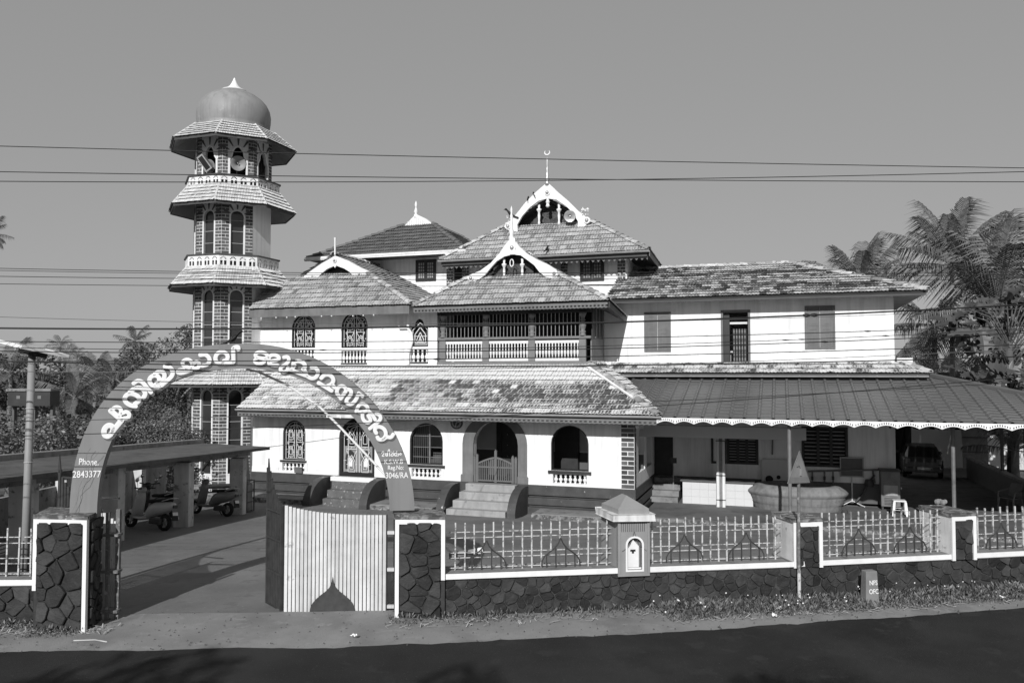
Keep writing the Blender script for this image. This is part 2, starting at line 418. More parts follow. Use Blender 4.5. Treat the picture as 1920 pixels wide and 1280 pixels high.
def grille(par,u0,u1,z0,z1,w,arch=True,t=.02,m='grille',name='grille',lower=False):
    b=MB(); c=(u0+u1)/2; r=(u1-u0)/2; zs=z1-r if arch else z1
    def L(*pts):
        for p,q in zip(pts,pts[1:]): b.bar((p[0],w,p[1]),(q[0],w,q[1]),t,t,up=(0,1,0))
    def lim(u): return zs+math.sqrt(max(0,r*r-(u-c)**2)) if arch else z1
    for e in (.02,.16*r*2):
        if arch:
            rr=r-e
            L((c-rr,z0),*[(c-rr*math.cos(math.pi*i/14),zs+rr*math.sin(math.pi*i/14)) for i in range(15)],(c+rr,z0))
    g=.05*r*2
    for s in (-1,1): L((c+s*g,z0),(c+s*g,lim(c+g)-.03))
    L((u0,z0+.015),(u1,z0+.015))
    H=(z1-z0); nrow=2; hh=(H-.12)/nrow
    for j in range(nrow):
        a=z0+.03+j*hh; e=a+hh-.04
        for s in (-1,1):
            ui=c+s*(g+.01); uo=c+s*(r*.80); um=(ui+uo)/2; hw=abs(uo-ui)/2
            tp=lambda u,z: (u,min(z,lim(u)-.03))
            L(tp(ui,e),tp(uo,e))
            L((um-hw*.7,a+.05),(um+hw*.7,a+.05)); 
            for q in (.7,.38):
                L((um-hw*q,a+.05+(.0 if q>.5 else hh*.12)),(um-hw*q,a+hh*.45))
                L((um+hw*q,a+.05+(.0 if q>.5 else hh*.12)),(um+hw*q,a+hh*.45))
                L((um-hw*q,a+hh*.45),tp(um,a+hh*(.72 if q>.5 else .58)),(um+hw*q,a+hh*.45))
            L((um-hw*.38,a+.05+hh*.12),(um+hw*.38,a+.05+hh*.12))
            L(tp(um-hw,a+hh*.9),tp(um-hw*.35,a+hh*.6)); L(tp(um+hw,a+hh*.9),tp(um+hw*.35,a+hh*.6))
            L((um,a),(um,a+.05)); L((um-hw,a+hh*.35),(um-hw*.7,a+hh*.35)); L((um+hw,a+hh*.35),(um+hw*.7,a+hh*.35))
            L((c+s*r*.82,a+hh*.5),(c+s*r,a+hh*.5))
    return b.build(name,M[m],par)
def valance(par,a,b,h,m,name='valance',holes=True,scallop=0,wd=.02,period=.12):
    "pierced fretwork board hung under an eave from a to b (local points)"
    a=Vector(a);b=Vector(b);d=b-a;L=d.length;d.normalize(); n=max(2,int(L/period)); p=L/n
    y=Vector((0,0,1)).cross(d); y.normalize()
    o=MB()
    def B(s0,s1,z0,z1): o.obox(frame(d,y,(0,0,1),a+d*((s0+s1)/2)+Vector((0,0,(z0+z1)/2))),s1-s0,wd,z1-z0)
    if scallop:
        for i in range(n):
            pts=[(0,0)]+[(p*k/8,-h+scallop*math.sin(math.pi*k/8)) for k in range(9)]+[(p,0)]
            o.prism([a+d*(i*p+q[0])+Vector((0,0,q[1])) for q in pts],y*wd)
    elif holes:
        B(0,L,-h*.42,0); B(0,L,-h*.88,-h*.72)
        for i in range(n):
            B(i*p,i*p+p*.45,-h*.72,-h*.42)
            o.prism([a+d*(i*p)+Vector((0,0,-h*.88)),a+d*((i+1)*p)+Vector((0,0,-h*.88)),a+d*((i+.5)*p)+Vector((0,0,-h))],y*wd)
    else: B(0,L,-h,0)
    return o.build(name,M[m],par)
def zpts(w,ox,oy,sc,pts): return [lp(ox+x/sc,oy+y/sc,w) for x,y in pts]
def ball(b,c,r,n=10):
    b.lathe([(r*math.sin(math.pi*i/7),-r*math.cos(math.pi*i/7)) for i in range(8)],n,c,cap=False); return b
# ================================================================ the mosque
mq=thing('mosque','white two storey mosque with tiled hipped roofs and carved white gables','mosque',(OX,OY,0),-TH)
W0=0.0
# --- plinth, ledge and floor
pl=MB()
pl.box(-9.95,4.98,-.06,4.3,.62,.965).box(-9.9,4.9,.02,4.2,.54,.62).box(-9.97,5.0,-.10,4.3,.30,.54).box(-9.9,4.94,-.03,4.2,.22,.30).box(-9.99,5.03,-.14,4.3,-.4,.22)
pl.build('plinth',M['plinth'],mq,bevel=.012)
MB().box(-11.2,-6.95,-1.15,-.14,-.4,.20).build('ledge',M['ledge'],mq,bevel=.02)
MB().box(-4.35,-1.75,-1.25,-.14,-.4,.20).build('ledge',M['ledge'],mq,bevel=.02)
MB().box(1.75,5.1,-1.15,-.14,-.4,.20).build('ledge',M['ledge'],mq,bevel=.02)
for a,b in ((-11.2,-6.95),(-4.35,-1.75),(1.75,5.1)):
    MB().box(a,b,-1.15-.02 if a!=-4.35 else -1.27,-1.0,-.4,.17).build('ledge_edge',M['kerb_edge'],mq)
# --- front wall with its openings
ops=dict(winA=arch_loop(-8.56,-7.56,1.46,2.97),doorB=arch_loop(-6.12,-4.63,.97,3.09),winC=arch_loop(-3.21,-1.91,1.49,2.98),ent=arch_loop(-.73,.92,.968,3.10),winE=arch_loop(2.09,3.40,1.48,3.01,k=.95))
bals=dict(A=(-8.56,-7.56,1.06,1.36),C=(-3.12,-1.96,1.05,1.36),E=(2.16,3.33,1.05,1.36))
ops['doorB'][0]=(-6.12,.975); 
holes=[ops[k] for k in ('winA','winC','winE')]+[rect(*bals[k]) for k in 'ACE']
door_l=ops['doorB']; ent=ops['ent']
# notch the two door openings into the outline so that they reach the floor
outer=[(-9.93,.965),(door_l[0][0],.965)]+list(reversed(door_l[2:]))+[(door_l[1][0],.965),(ent[0][0],.965)]+list(reversed(ent[2:]))+[(ent[1][0],.965),(4.5,.965),(4.5,3.5),(-9.93,3.5)]
MB().holed(outer,holes,lambda a,b,t:(a,t,b),.28).build('front_wall',M['white_wall'],mq)
for a,b in ((-9.93,-6.14),(-4.61,-1.14),(1.24,4.5)): MB().box(a,b,-.035,-.002,.967,1.03).build('base_moulding',M['white_paint'],mq)
for a,b in ((-9.93,-8.72),(-7.42,-6.14),(-4.61,-3.32),(-1.8,-1.14),(1.24,1.98),(3.5,4.5)): MB().box(a,b,-.022,-.002,1.03,1.17).build('base_course',M['white_paint'],mq)
# end wall to the right with a dark opening
ew=MB().holed([(.02,.965),(4.3,.965),(4.3,3.5),(.02,3.5)],[arch_loop(.75,2.1,1.4,3.0),arch_loop(2.5,3.8,1.4,3.0)],lambda a,b,t:(4.94-t,a,b),.28)
ew.build('end_wall',M['white_wall'],mq)
MB().box(-9.93,-9.65,.28,2.9,.965,3.5).build('end_wall',M['white_wall'],mq)
# brick corner pilaster
bp=MB().box(4.502,4.94,-.03,.28,.965,3.5).build('corner_pilaster',M['brick_mortar'],mq)
bb=[MB().box(0,1,-.012,0,0,1,q/4).mesh('brick',M['brick']) for q in range(5)]
z=.99; j=0
while z<3.4:
    h=.12
    if j%2==0: segs=((4.512,4.928),)
    else: segs=((4.512,4.705),(4.735,4.928))
    for a,b in segs: inst('brick',random.choice(bb),bp,(a,-.03,z),sc=(b-a,1,h))
    for a,b in (((.0,.26),) if j%2 else ((.0,.12),(.15,.26))):
        inst('brick',random.choice(bb),bp,(4.94,a-.02,z),(0,0,R(90)),(b-a,1,h))
    z+=h+.033; j+=1
# veranda interior
MB().box(-9.9,4.6,2.0,2.12,1.95,3.415).build('inner_wall',M['interior_wall'],mq)
MB().box(-9.9,4.9,1.995,2.1,.965,1.90).build('inner_dado',M['dado'],mq)
MB().box(-9.9,4.9,1.98,2.1,1.90,1.95).build('dado_line',M['white_paint'],mq)
MB().box(-9.9,4.9,.28,2.0,3.42,3.5).build('veranda_ceiling',M['soffit'],mq)
dr=MB().box(-.55,1.45,1.9,1.99,.965,3.1).build('inner_door',M['dark_wood'],mq)
for a in (-.55,.25,.45,1.25): MB().box(a,a+.2,1.86,1.9,.97,3.08).build('door_post',M['dark_wood'],dr)
BAL['stud']=ball(MB(),(0,0,0),.03,6).mesh('stud',M['chrome'])
for x in (-.1,.75,1.05):
    for zz in (1.3,1.7,2.1,2.5): inst('stud',BAL['stud'],dr,(x,1.85,zz))
MB().box(1.75,2.6,1.7,1.98,.965,3.3).build('inner_pier',M['dark_wood'],mq)
MB().box(-3.0,-2.2,1.6,1.98,.97,1.8).build('shoe_rack',M['dado'],mq)
# --- windows of the front wall
def win_frame(par,loop,w,t=.07,d=.1,m='dark_wood',name='frame'):
    c=Vector((sum(p[0] for p in loop)/len(loop),0,sum(p[1] for p in loop)/len(loop)))
    us=[p[0] for p in loop]; zs=[p[1] for p in loop]
    k1=1-2*t/(max(us)-min(us)); cu=(max(us)+min(us))/2; z0=min(zs); k2=1-2*t/(max(zs)-min(zs)); cz=(max(zs)+min(zs))/2
    inn=[(cu+(a-cu)*k1,cz+(b-cz)*k2) for a,b in loop]
    return MB().holed(loop,[inn],lambda a,b,q:(a,w+q,b),d).build(name,M[m],par)
def part(name,par):
    o=bpy.data.objects.new(name,None); C.objects.link(o); o.parent=par; o.empty_display_size=.1; return o
def shrink(loop,e):
    us=[p[0] for p in loop]; zs=[p[1] for p in loop]; cu=(max(us)+min(us))/2; cz=(max(zs)+min(zs))/2
    return [(cu+(a-cu)*(1-2*e/(max(us)-min(us))),cz+(b-cz)*(1-2*e/(max(zs)-min(zs)))) for a,b in loop]
wa=win_frame(mq,shrink(ops['winA'],.003),.05,.05,.12,'black','window'); wa['label']='arched window with white geometric grille left of the arched doorway'
grille(wa,-8.50,-7.62,1.5,2.92,.1); MB().box(-8.6,-7.5,.262,.275,1.4,3.05).build('pane',M['dark_glass'],wa)
MB().box(-8.64,-7.50,-.07,.06,1.39,1.455).build('sill',M['dark_wood'],wa)
pb=MB().box(-8.66,-7.48,-.03,-.002,1.36,1.385).build('baluster_panel',M['white_paint'],mq); baluster_panel(pb,-8.56,-7.56,1.06,1.36,0,6)
MB().box(-7.95,-7.62,-.14,-.10,1.0,1.22).build('notice_board',M['board'],mq)
dbm=win_frame(mq,shrink(door_l,.003),.05,.12,.14,'black','door'); dbm['label']='arched doorway with patterned grille door'
grille(dbm,-5.98,-4.75,1.02,3.0,.12); MB().box(-6.0,-4.7,.16,.18,.97,2.05).build('door_panel',M['grey_paint'],dbm)
for c in (-5.72,-5.05): 
    MB().holed(arch_loop(c-.2,c+.2,1.2,1.9,8,1.6),[arch_loop(c-.13,c+.13,1.25,1.7,8)],lambda a,b,t:(a,.14+t,b),.018).build('panel_moulding',M['dark_wood'],dbm)
    MB().prism([(p[0],.135,p[1]) for p in arch_loop(c-.09,c+.09,1.3,1.62,8)],(0,.02,0)).build('panel_inset',M['white_paint'],dbm)
MB().box(-6.05,-4.6,.262,.28,2.05,3.1).build('pane',M['dark_glass'],dbm)
wc=win_frame(mq,shrink(ops['winC'],.003),.03,.045,.2,'dark_wood','window'); wc['label']='arched window with plain vertical bars left of the entrance'
b=MB()
for i in range(9): b.tube([(-3.13+i*.078,.18,1.5),(-3.13+i*.078,.18,2.9)],.008,5)
for zz in (1.75,2.1,2.5): b.bar((-3.15,.18,zz),(-2.0,.18,zz),.02)
b.box(-2.52,-2.46,.14,.2,1.5,2.95); b.build('bars',M['tin'],wc); MB().box(-3.32,-1.82,-.07,.06,1.40,1.485).build('sill',M['dark_wood'],wc)
pb=MB().box(-3.25,-1.85,-.03,-.002,1.36,1.395).build('baluster_panel',M['white_paint'],mq); baluster_panel(pb,-3.12,-1.96,1.05,1.36,0,7)
we=win_frame(mq,shrink(ops['winE'],.003),.0,.03,.26,'dark_wood','window'); we['label']='open arched window right of the entrance'
MB().box(2.0,3.49,-.08,.06,1.385,1.475).build('sill',M['dark_wood'],we)
pb=MB().box(2.06,3.43,-.03,-.002,1.36,1.38).build('baluster_panel',M['white_paint'],mq); baluster_panel(pb,2.16,3.33,1.05,1.36,0,7)
for q in bals.values():
    MB().holed(rect(q[0]-.1,q[1]+.1,q[2]-.07,q[3]+.02),[rect(*q)],lambda a,b,t:(a,-.028+t,b),.026).build('panel_frame',M['white_paint'],mq)
# --- entrance: surround, little gate, steps
so_=arch_loop(-1.14,1.24,.967,3.36,16,.9)
surround=MB().holed([so_[0],(ent[0][0],.967)]+list(reversed(ent[2:]))+[(ent[1][0],.967)]+so_[1:],[],lambda a,b,t:(a,-.05+t,b),.048).build('entrance_surround',M['fascia'],mq)
surround['label']='grey arched surround of the entrance'
for a,b in ((-1.19,-.72),(.91,1.29)): MB().box(a,b,-.08,-.051,.969,1.22).build('surround_base',M['fascia'],surround)
gt=part('entrance_gate',mq); gt['label']='low wooden picket gate in the entrance arch'
for i,(u,h) in enumerate(((-.70,1.0),(-.60,1.08),(.09,1.28),(.72,1.05),(.83,1.0))):
    b=MB().box(u-.045,u+.045,-.02,.06,.975,.975+h*.83); b.prism([(u-.05,-.025,.975+h*.83),(u+.05,-.025,.975+h*.83),(u,-.025,1.06+h*.83)],(0,.09,0)); b.build('post',M['gate_wood'],gt)
def gtop(u): return 1.83-.42*abs(u-.08)**1.5
for i in range(18):
    u=-.53+i*.072
    if abs(u-.09)<.06: continue
    MB().box(u-.016,u+.016,.0,.03,1.0,gtop(u)).build('picket',M['gate_wood'],gt)
for s in ((-.56,.05),(.13,.68)):
    pts=[(s[0]+(s[1]-s[0])*k/8,gtop(s[0]+(s[1]-s[0])*k/8)) for k in range(9)]
    b=MB()
    for p,q in zip(pts,pts[1:]): b.bar((p[0],.01,p[1]),(q[0],.01,q[1]),.06,.06,up=(0,1,0))
    b.bar((s[0],.01,1.5),(s[1],.01,1.5),.05,.05); b.bar((s[0],.01,1.03),(s[1],.01,1.03),.05,.05); b.build('rail',M['gate_wood'],gt)
def steps(name,u0,u1,n,mname,top=.80,dep=.30,grow=.0,label=None):
    s=part(name,mq); 
    if label: s['label']=label
    for k in range(n):
        zt=top*(n-k)/n; MB().box(u0-grow*k,u1+.0,-.15-dep*(k+1),-.13,-.35,zt).build('step',M[mname],s,bevel=.015)
    return s
def cheek(par,u0,u1,top=.93,dep=1.4):
    pts=[(-.12,-.4),(-.12,top)]+[(-.12-dep*(.25+.75*math.sin(math.pi/2*k/8)),.02+(top-.02)*math.cos(math.pi/2*k/8)) for k in range(9)]+[(-.12-dep,-.4)]
    MB().prism([(u0,y,z) for y,z in pts],(u1-u0,0,0)).build('cheek_wall',M['plinth'],par,bevel=.02)
s1=steps('door_steps',-6.15,-4.55,3,'plinth_step',label='worn dark steps below the patterned door'); MB().box(-6.28,-4.5,-.32,-.10,.80,.955).build('top_step',M['white_paint'],s1,bevel=.01); cheek(s1,-6.68,-6.38); cheek(s1,-4.42,-4.12)
s2=steps('entrance_steps',-.85,.95,4,'step_stone',top=.965,dep=.33,grow=.1,label='pale stone steps up to the entrance'); cheek(s2,-1.5,-1.22); cheek(s2,1.02,1.30)
# --- lower veranda roof
P0,P1=Vector((-9.98,-.87,3.43)),Vector((5.86,-.87,3.43)); P2,P3=Vector((3.0,2.0,5.06)),Vector((-9.98,2.0,5.06))
def tone_low(c,j,rnd):
    n=mnoise.noise(Vector((c.x*.7,j*.9,1)))*.25+mnoise.noise(Vector((c.x*.25,j*.35,5)))*.3
    base=(.5,.45,.36,.30,.27,.3,.42,.8,.9,.95,.97,.97)[min(j,11)]
    if c.x<-4: base=max(base,.60)
    t=base+n*.9+rnd.gauss(0,.07)
    if rnd.random()<.04: t=1.
    return min(1,max(.02,t))
rl=roof('veranda_roof',[P0,P1,P2,P3],mq,'tile_mossy',tone_low,single=300,near=(9.5,-26,4.85),label='long lower tiled roof over the veranda, stained dark in its middle rows')
ridge(rl,P1,P2); ridge(rl,(3.0,2.0,5.08),(3.0,4.3,5.08))
ro=roof('veranda_roof',[(5.86,-.87,3.43),(5.86,4.3,3.43),(3.0,4.3,5.06),(3.0,2.0,5.06)],mq,'tile_mossy')
MB().tube([(2.95,1.72,5.02),(4.9,-.1,3.98)],.045,6).build('drain_pipe',M['gutter_white'],mq)
# gutter, fascia, valance
def gutter(par,a,b,r=.075,m='gutter'):
    a=Vector(a);b=Vector(b);d=(b-a).normalized(); y=Vector((0,0,1)).cross(d); n=6
    g=MB(); vs=[]
    for p in (a,b):
        vs+=[p+y*(r*math.cos(math.pi*k/n))-Vector((0,0,r*math.sin(math.pi*k/n))) for k in range(n+1)]
        vs+=[p+y*(r*.85*math.cos(math.pi*k/n))-Vector((0,0,r*.85*math.sin(math.pi*k/n))) for k in range(n+1)]
    q=n+1; fs=[(k,k+1,2*q+k+1,2*q+k) for k in range(n)]+[(q+k+1,q+k,3*q+k,3*q+k+1) for k in range(n)]
    g.add(vs,fs)
    L=(b-a).length; k=.6
    while k<L: g.obox(frame(d,y,(0,0,1),a+d*k+Vector((0,0,.0))),.025,2.3*r,.03); k+=1.25
    return g.build('gutter',M[m],par,smooth=False)
gutter(mq,(-10.0,-.94,3.42),(5.95,-.94,3.42))
MB().box(-9.98,5.8,-.83,-.80,3.12,3.42).build('fascia_board',M['fascia_dark'],mq)
valance(mq,(-9.98,-.86,3.30),(5.8,-.86,3.30),.17,'fascia',period=.16)
MB().add([(-9.95,-.8,3.38),(5.6,-.8,3.38),(5.0,.0,3.45),(-9.95,.0,3.45)],[(0,1,2,3)]).build('eave_soffit',M['soffit'],mq)
# clock
ck=part('clock',mq); cu,cz=-1.37,3.02
def disc(cx,y,cz_,r,d,n=20): return MB().prism([(cx+r*math.cos(2*math.pi*k/n),y,cz_+r*math.sin(2*math.pi*k/n)) for k in range(n)],(0,d,0))
disc(cu,-.05,cz,.23,.048).build('case',M['dark_wood'],ck); disc(cu,-.055,cz,.19,.01).build('dial',M['gutter'],ck); disc(cu,-.06,cz,.125,.01).build('inner_dial',M['fascia_dark'],ck)
MB().bar((cu,-.066,cz),(cu-.03,-.066,cz-.15),.014).bar((cu,-.066,cz),(cu+.11,-.066,cz+.03),.014).build('hands',M['white_paint'],ck)
for k in range(12): MB().bar((cu+.15*math.cos(k*math.pi/6),-.06,cz+.15*math.sin(k*math.pi/6)),(cu+.18*math.cos(k*math.pi/6),-.06,cz+.18*math.sin(k*math.pi/6)),.012).build('hour_mark',M['dark_wood'],ck)
# strip lamp on the valance, lamp at the corner
tl=part('strip_light',mq); MB().box(-6.1,-4.35,-.93,-.87,3.16,3.28).build('housing',M['white_old'],tl); ball(MB(),(-5.5,-.95,3.18),.045).build('bulb',M['plastic_white'],tl)
cl=part('bulkhead_lamp',mq); ball(MB(),(5.05,-.1,3.03),.07).build('globe',M['plastic_white'],cl); MB().bar((4.94,-.1,3.12),(5.06,-.1,3.12),.03).build('bracket',M['iron'],cl)
# --- upper storey, left
wh=[]
upw=[(547,591,590,652,655,672,6),(640,689,585,652,657,680,7)]
uw=[]
for (a,b,t,bo,bt,bb_,n) in upw:
    u0,_=fa(a,640,2.); u1,_=fa(b,640,2.); z1=fa((a+b)/2,t,2.)[1]; z0=fa((a+b)/2,bo,2.)[1]; zb1=fa((a+b)/2,bt,2.)[1]; zb0=fa((a+b)/2,bb_,2.)[1]
    uw.append((u0,u1,z0,z1,zb0,zb1,n))
u3a,u3b=fa(770,640,2.)[0],fa(803,640,2.)[0]
def ogee(u0,u1,z0,z1):
    w=u1-u0; c=(u0+u1)/2; zs=z1-.42*w
    return [(u0,z0),(u1,z0),(u1,zs-.08*w),(u1-.08*w,zs),(c+.26*w,zs+.06*w),(c+.24*w,zs+.2*w),(c+.16*w,zs+.34*w),(c,z1),(c-.16*w,zs+.34*w),(c-.24*w,zs+.2*w),(c-.26*w,zs+.06*w),(u0+.08*w,zs),(u0,zs-.08*w)]
og=ogee(u3a,u3b,5.79,6.88)
hs=[arch_loop(q[0],q[1],q[2],q[3],12,.95) for q in uw]+[og]+[rect(q[0],q[1],q[4],q[5]) for q in uw]+[rect(u3a,u3b,5.2,5.68)]
MB().holed(rect(-11.1,-3.03,4.9,7.5),hs,lambda a,b,t:(a,2.0+t,b),.25).build('upper_wall',M['white_wall'],mq)
for i,q in enumerate(uw):
    f=win_frame(mq,shrink(hs[i],.003),2.02,.05,.1,'black','window'); grille(f,q[0]+.06,q[1]-.06,q[2]+.03,q[3]-.05,2.08)
    f['label']=('left','middle')[i]+' arched grille window of the upper storey'
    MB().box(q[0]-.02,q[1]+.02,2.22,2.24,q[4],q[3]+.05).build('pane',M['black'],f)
    pb=MB().box(q[0],q[1],1.96,2.02,q[4]-.06,q[4]-.003).build('baluster_panel',M['fascia_dark'],mq); baluster_panel(pb,q[0],q[1],q[4],q[5],2.0,q[6]+1)
f=win_frame(mq,shrink(og,.003),2.02,.04,.1,'black','window'); f['label']='narrow ogee topped window beside the wooden balcony'
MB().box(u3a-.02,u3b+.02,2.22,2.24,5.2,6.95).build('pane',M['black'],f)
b=MB(); c=(u3a+u3b)/2
for e,top in ((.06,6.72),(.15,6.55),(.23,6.35),(.31,6.2)):
    pts=[(u3a+e,5.83+e*.7),(u3a+e,top-.28),(c,top),(u3b-e,top-.28),(u3b-e,5.83+e*.7),(u3a+e,5.83+e*.7)]
    for p,q in zip(pts,pts[1:]): b.bar((p[0],2.08,p[1]),(q[0],2.08,q[1]),.028,up=(0,1,0))
for zz in (5.95,6.2): b.bar((u3a,2.08,zz),(u3b,2.08,zz),.02,up=(0,1,0))
b.build('grille',M['grille'],f)
pb=MB().box(u3a,u3b,1.96,2.02,5.14,5.197).build('baluster_panel',M['fascia_dark'],mq); baluster_panel(pb,u3a,u3b,5.2,5.68,2.0,4)
MB().tube([(-4.2,1.85,7.25),(-4.2,1.85,6.5),(-4.08,1.9,6.3),(-4.05,1.9,6.0),(-4.22,1.9,5.5),(-4.22,1.9,5.1)],.06,7).build('drain_pipe',M['gutter_white'],mq)
MB().tube([(-4.2,1.9,6.52),(-4.6,1.9,6.52),(-4.62,1.9,6.75)],.045,6).build('drain_pipe',M['gutter_white'],mq)
# --- wooden balcony bay
bay=part('balcony',mq); bay['label']='wooden balcony with turned posts, iron bars and white fretwork balustrade'
by0=2.0
MB().box(-3.03,3.03,by0-.06,by0+.14,5.05,5.19).build('floor_beam',M['bay_wood'],bay,bevel=.015)
MB().box(-3.03,3.03,by0-.03,by0+.12,6.03,6.12).build('rail_beam',M['bay_wood'],bay,bevel=.01)
MB().box(-3.03,3.03,by0-.02,by0+.12,6.98,7.2).build('head_beam',M['dark_wood'],bay)
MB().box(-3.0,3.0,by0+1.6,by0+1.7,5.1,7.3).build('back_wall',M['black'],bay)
for u in (-2.80,-1.03,.79,2.72):
    MB().box(u-.13,u+.13,by0-.045,by0+.13,5.19,6.03).build('newel',M['bay_wood'],bay,bevel=.01)
    MB().lathe([(a*.12,6.12+.86*b_) for a,b_ in ((1,0),(1,.06),(.7,.1),(.95,.16),(.95,.2),(.65,.25),(.85,.33),(1.05,.42),(1.05,.5),(.95,.56),(.6,.6),(.55,.64),(.9,.68),(.6,.72),(.65,.8),(1.0,.9),(1.3,1))],12,(u,by0+.04,0)).build('turned_post',M['bay_wood'],bay,smooth=True)
for (a,b_) in ((-2.67,-1.16),(-.90,.66),(.92,2.59)):
    pn=MB().box(a,b_,by0+.0,by0+.04,5.21,5.31).box(a,b_,by0+.0,by0+.04,5.87,5.97).build('fretwork',M['lattice'],bay)
    n=int((b_-a)/.115)
    for k in range(n): inst('baluster',baluster_me(.56,.052,'lattice'),pn,(a+(b_-a)*(k+.5)/n,by0+.03,5.31))
    n=int((b_-a)/.14)
    for k in range(n+1):
        x=a+(b_-a)*k/n; inst('bar',BAL.setdefault('bar',MB().tube([(0,0,0),(0,0,.9)],.013,5).mesh('bar',M['steel'])),bay,(x,by0+.06,6.12))
MB().box(2.98,3.03,by0+.14,4.3,5.1,6.06).build('side_panel',M['bay_wood'],bay)
MB().box(2.98,3.02,2.3,4.3,6.06,7.2).build('side_screen',M['dark_wood'],bay)
for y in (2.8,3.4,4.0): MB().box(3.0,3.05,y-.06,y+.06,6.06,7.2).build('side_post',M['bay_wood'],bay)
MB().box(-3.0,3.0,by0+.14,by0+1.6,7.15,7.2).build('ceiling',M['soffit'],bay)
# --- roofs of the upper storeys
def gable(name,w,ox,oy,sc,outl,inl,outr,inr,balls,m='white_paint',th=.09,label=None):
    ps=zpts(w,ox,oy,sc,outl+list(reversed(inl))); qs=zpts(w,ox,oy,sc,outr+list(reversed(inr)))
    g=MB().prism(ps,(0,th,0)).prism([q+Vector((0,.004,0)) for q in qs],(0,th,0)).build(name,M[m],mq,bevel=.015)
    if label: g['label']=label
    for x,y,r in balls:
        c=lp(ox+x/sc,oy+y/sc,w-.02); rr=r/sc*.0225
        disc(c.x,c.y-.02,c.z,rr*1.7,.03).build('rosette',M[m],g); ball(MB(),c-Vector((0,.03,0)),rr).build('boss',M['steel'],g,smooth=True)
    return g
# R2 left upper roof
e0,e1=Vector((-12.3,1.1,7.36)),Vector((-3.72,1.1,7.36)); g0,g1=Vector((-9.75,2.75,8.84)),Vector((-6.45,2.75,8.84))
r2=roof('left_roof',[(-10.95,1.1,7.36),e1,g1,g0,(-10.95,1.973,8.143)],mq,'tile',label='tiled hip roof with a small white gable above the upper left windows')
r2b=roof('left_roof',[(-3.72,1.1,7.36),(-3.72,7.5,7.36),(-6.45,7.5,8.84),g1],mq,'tile')
ridge(r2,e1,g1); 
apx=Vector((-8.1,2.75,9.66))
roof('left_roof',[g1,g1+Vector((0,5,0)),apx+Vector((0,5,0)),apx],mq,'tile'); roof('left_roof',[g0+Vector((0,5,0)),g0,apx,apx+Vector((0,5,0))],mq,'tile')
ridge(r2,apx+Vector((0,0,.02)),apx+Vector((0,4.8,.02)))
MB().prism([g0+Vector((.2,.25,-.1)),g1+Vector((-.2,.25,-.1)),apx+Vector((0,.25,-.15))],(0,.05,0)).build('gable_wall',M['dark_wood'],mq)
ga=gable('left_gable',2.62,540,360,5.333,[(470,640),(340,710),(210,800),(120,878)],[(470,730),(390,770),(330,812),(300,858),(295,880)],[(470,640),(600,690),(720,750),(838,803)],[(470,730),(560,760),(620,800),(655,838),(800,848)],[(465,683,14),(248,845,13),(714,820,13)],label='small plain white bargeboard gable on the left roof')
p=lp(628,478,2.62); MB().tube([p,p+Vector((0,0,.6)),p+Vector((0,0,.72))],[.035,.035,.05],8).build('finial',M['white_paint'],ga)
MB().prism([lp(540+q[0]/5.333,360+q[1]/5.333,2.60) for q in ((447,725),(490,725),(468,757))],(0,.06,0)).build('pendant',M['white_paint'],ga)
MB().box(-11.0,-3.8,1.12,1.16,7.02,7.34).build('fascia_board',M['fascia'],mq)
MB().box(-11.0,-3.8,1.16,2.0,7.3,7.34).build('eave_soffit',M['soffit'],mq)
lm=BAL.setdefault('bulb',ball(MB(),(0,0,0),.03,6).mesh('festoon_bulb',M['plastic_white']))
for x in (-9.7,-9.2,-8.8,-7.6,-7.15,-6.2,-5.75,-5.3): inst('festoon_bulb',lm,mq,(x,1.1,7.0-.03*random.random()))
# R3 bay roof
e0,e1=Vector((-3.62,1.1,7.28)),Vector((3.85,1.1,7.30)); g0,g1=Vector((-1.79,2.4,8.46)),Vector((1.66,2.4,8.46))
r3=roof('balcony_roof',[e0,e1,g1,g0],mq,'tile',label='tiled roof over the wooden balcony under the carved white gable')
roof('balcony_roof',[e1,(3.85,4.4,6.92),(1.66,4.4,8.46),g1],mq,'tile'); roof('balcony_roof',[(-3.62,5.0,7.28),e0,g0,(-1.79,5.0,8.46)],mq,'tile')
ridge(r3,e1,g1); ridge(r3,e0,g0)
apx=Vector((-.1,2.4,9.5))
roof('balcony_roof',[g1,g1+Vector((0,3,0)),apx+Vector((0,3,0)),apx],mq,'tile'); roof('balcony_roof',[g0+Vector((0,3,0)),g0,apx,apx+Vector((0,3,0))],mq,'tile'); ridge(r3,apx,apx+Vector((0,2.9,0)))
MB().prism([g0+Vector((.1,.35,-.1)),g1+Vector((-.1,.35,-.1)),apx+Vector((0,.35,-.1))],(0,.05,0)).build('gable_wall',M['dark_wood'],mq)
gb=gable('balcony_gable',2.15,740,280,3.556,[(783,585),(740,632),(700,690),(640,757),(570,808),(520,828),(485,845),(488,872),(510,885)],[(783,700),(730,713),(680,745),(640,790),(600,838),(560,868)],[(783,585),(830,648),(880,692),(950,735),(1020,765),(1075,800),(1092,830),(1075,858)],[(783,700),(840,705),(885,738),(930,772),(965,818),(1010,852)],[(783,655,13),(508,858,11),(1064,828,11)],label='carved white bargeboard gable with scrolled ends over the balcony')
def finial(par,p,prof,m='white_paint'):
    MB().lathe(prof,10,p).build('finial',M[m],par,smooth=True)
finial(gb,lp(959,452,2.18),[(.08,-.1),(.09,.0),(.05,.05),(.12,.14),(.06,.24),(.1,.36),(.05,.5),(.07,.66),(.04,.8),(.06,.95),(.03,1.05),(.045,1.2),(0.004,1.34)])
b=MB()
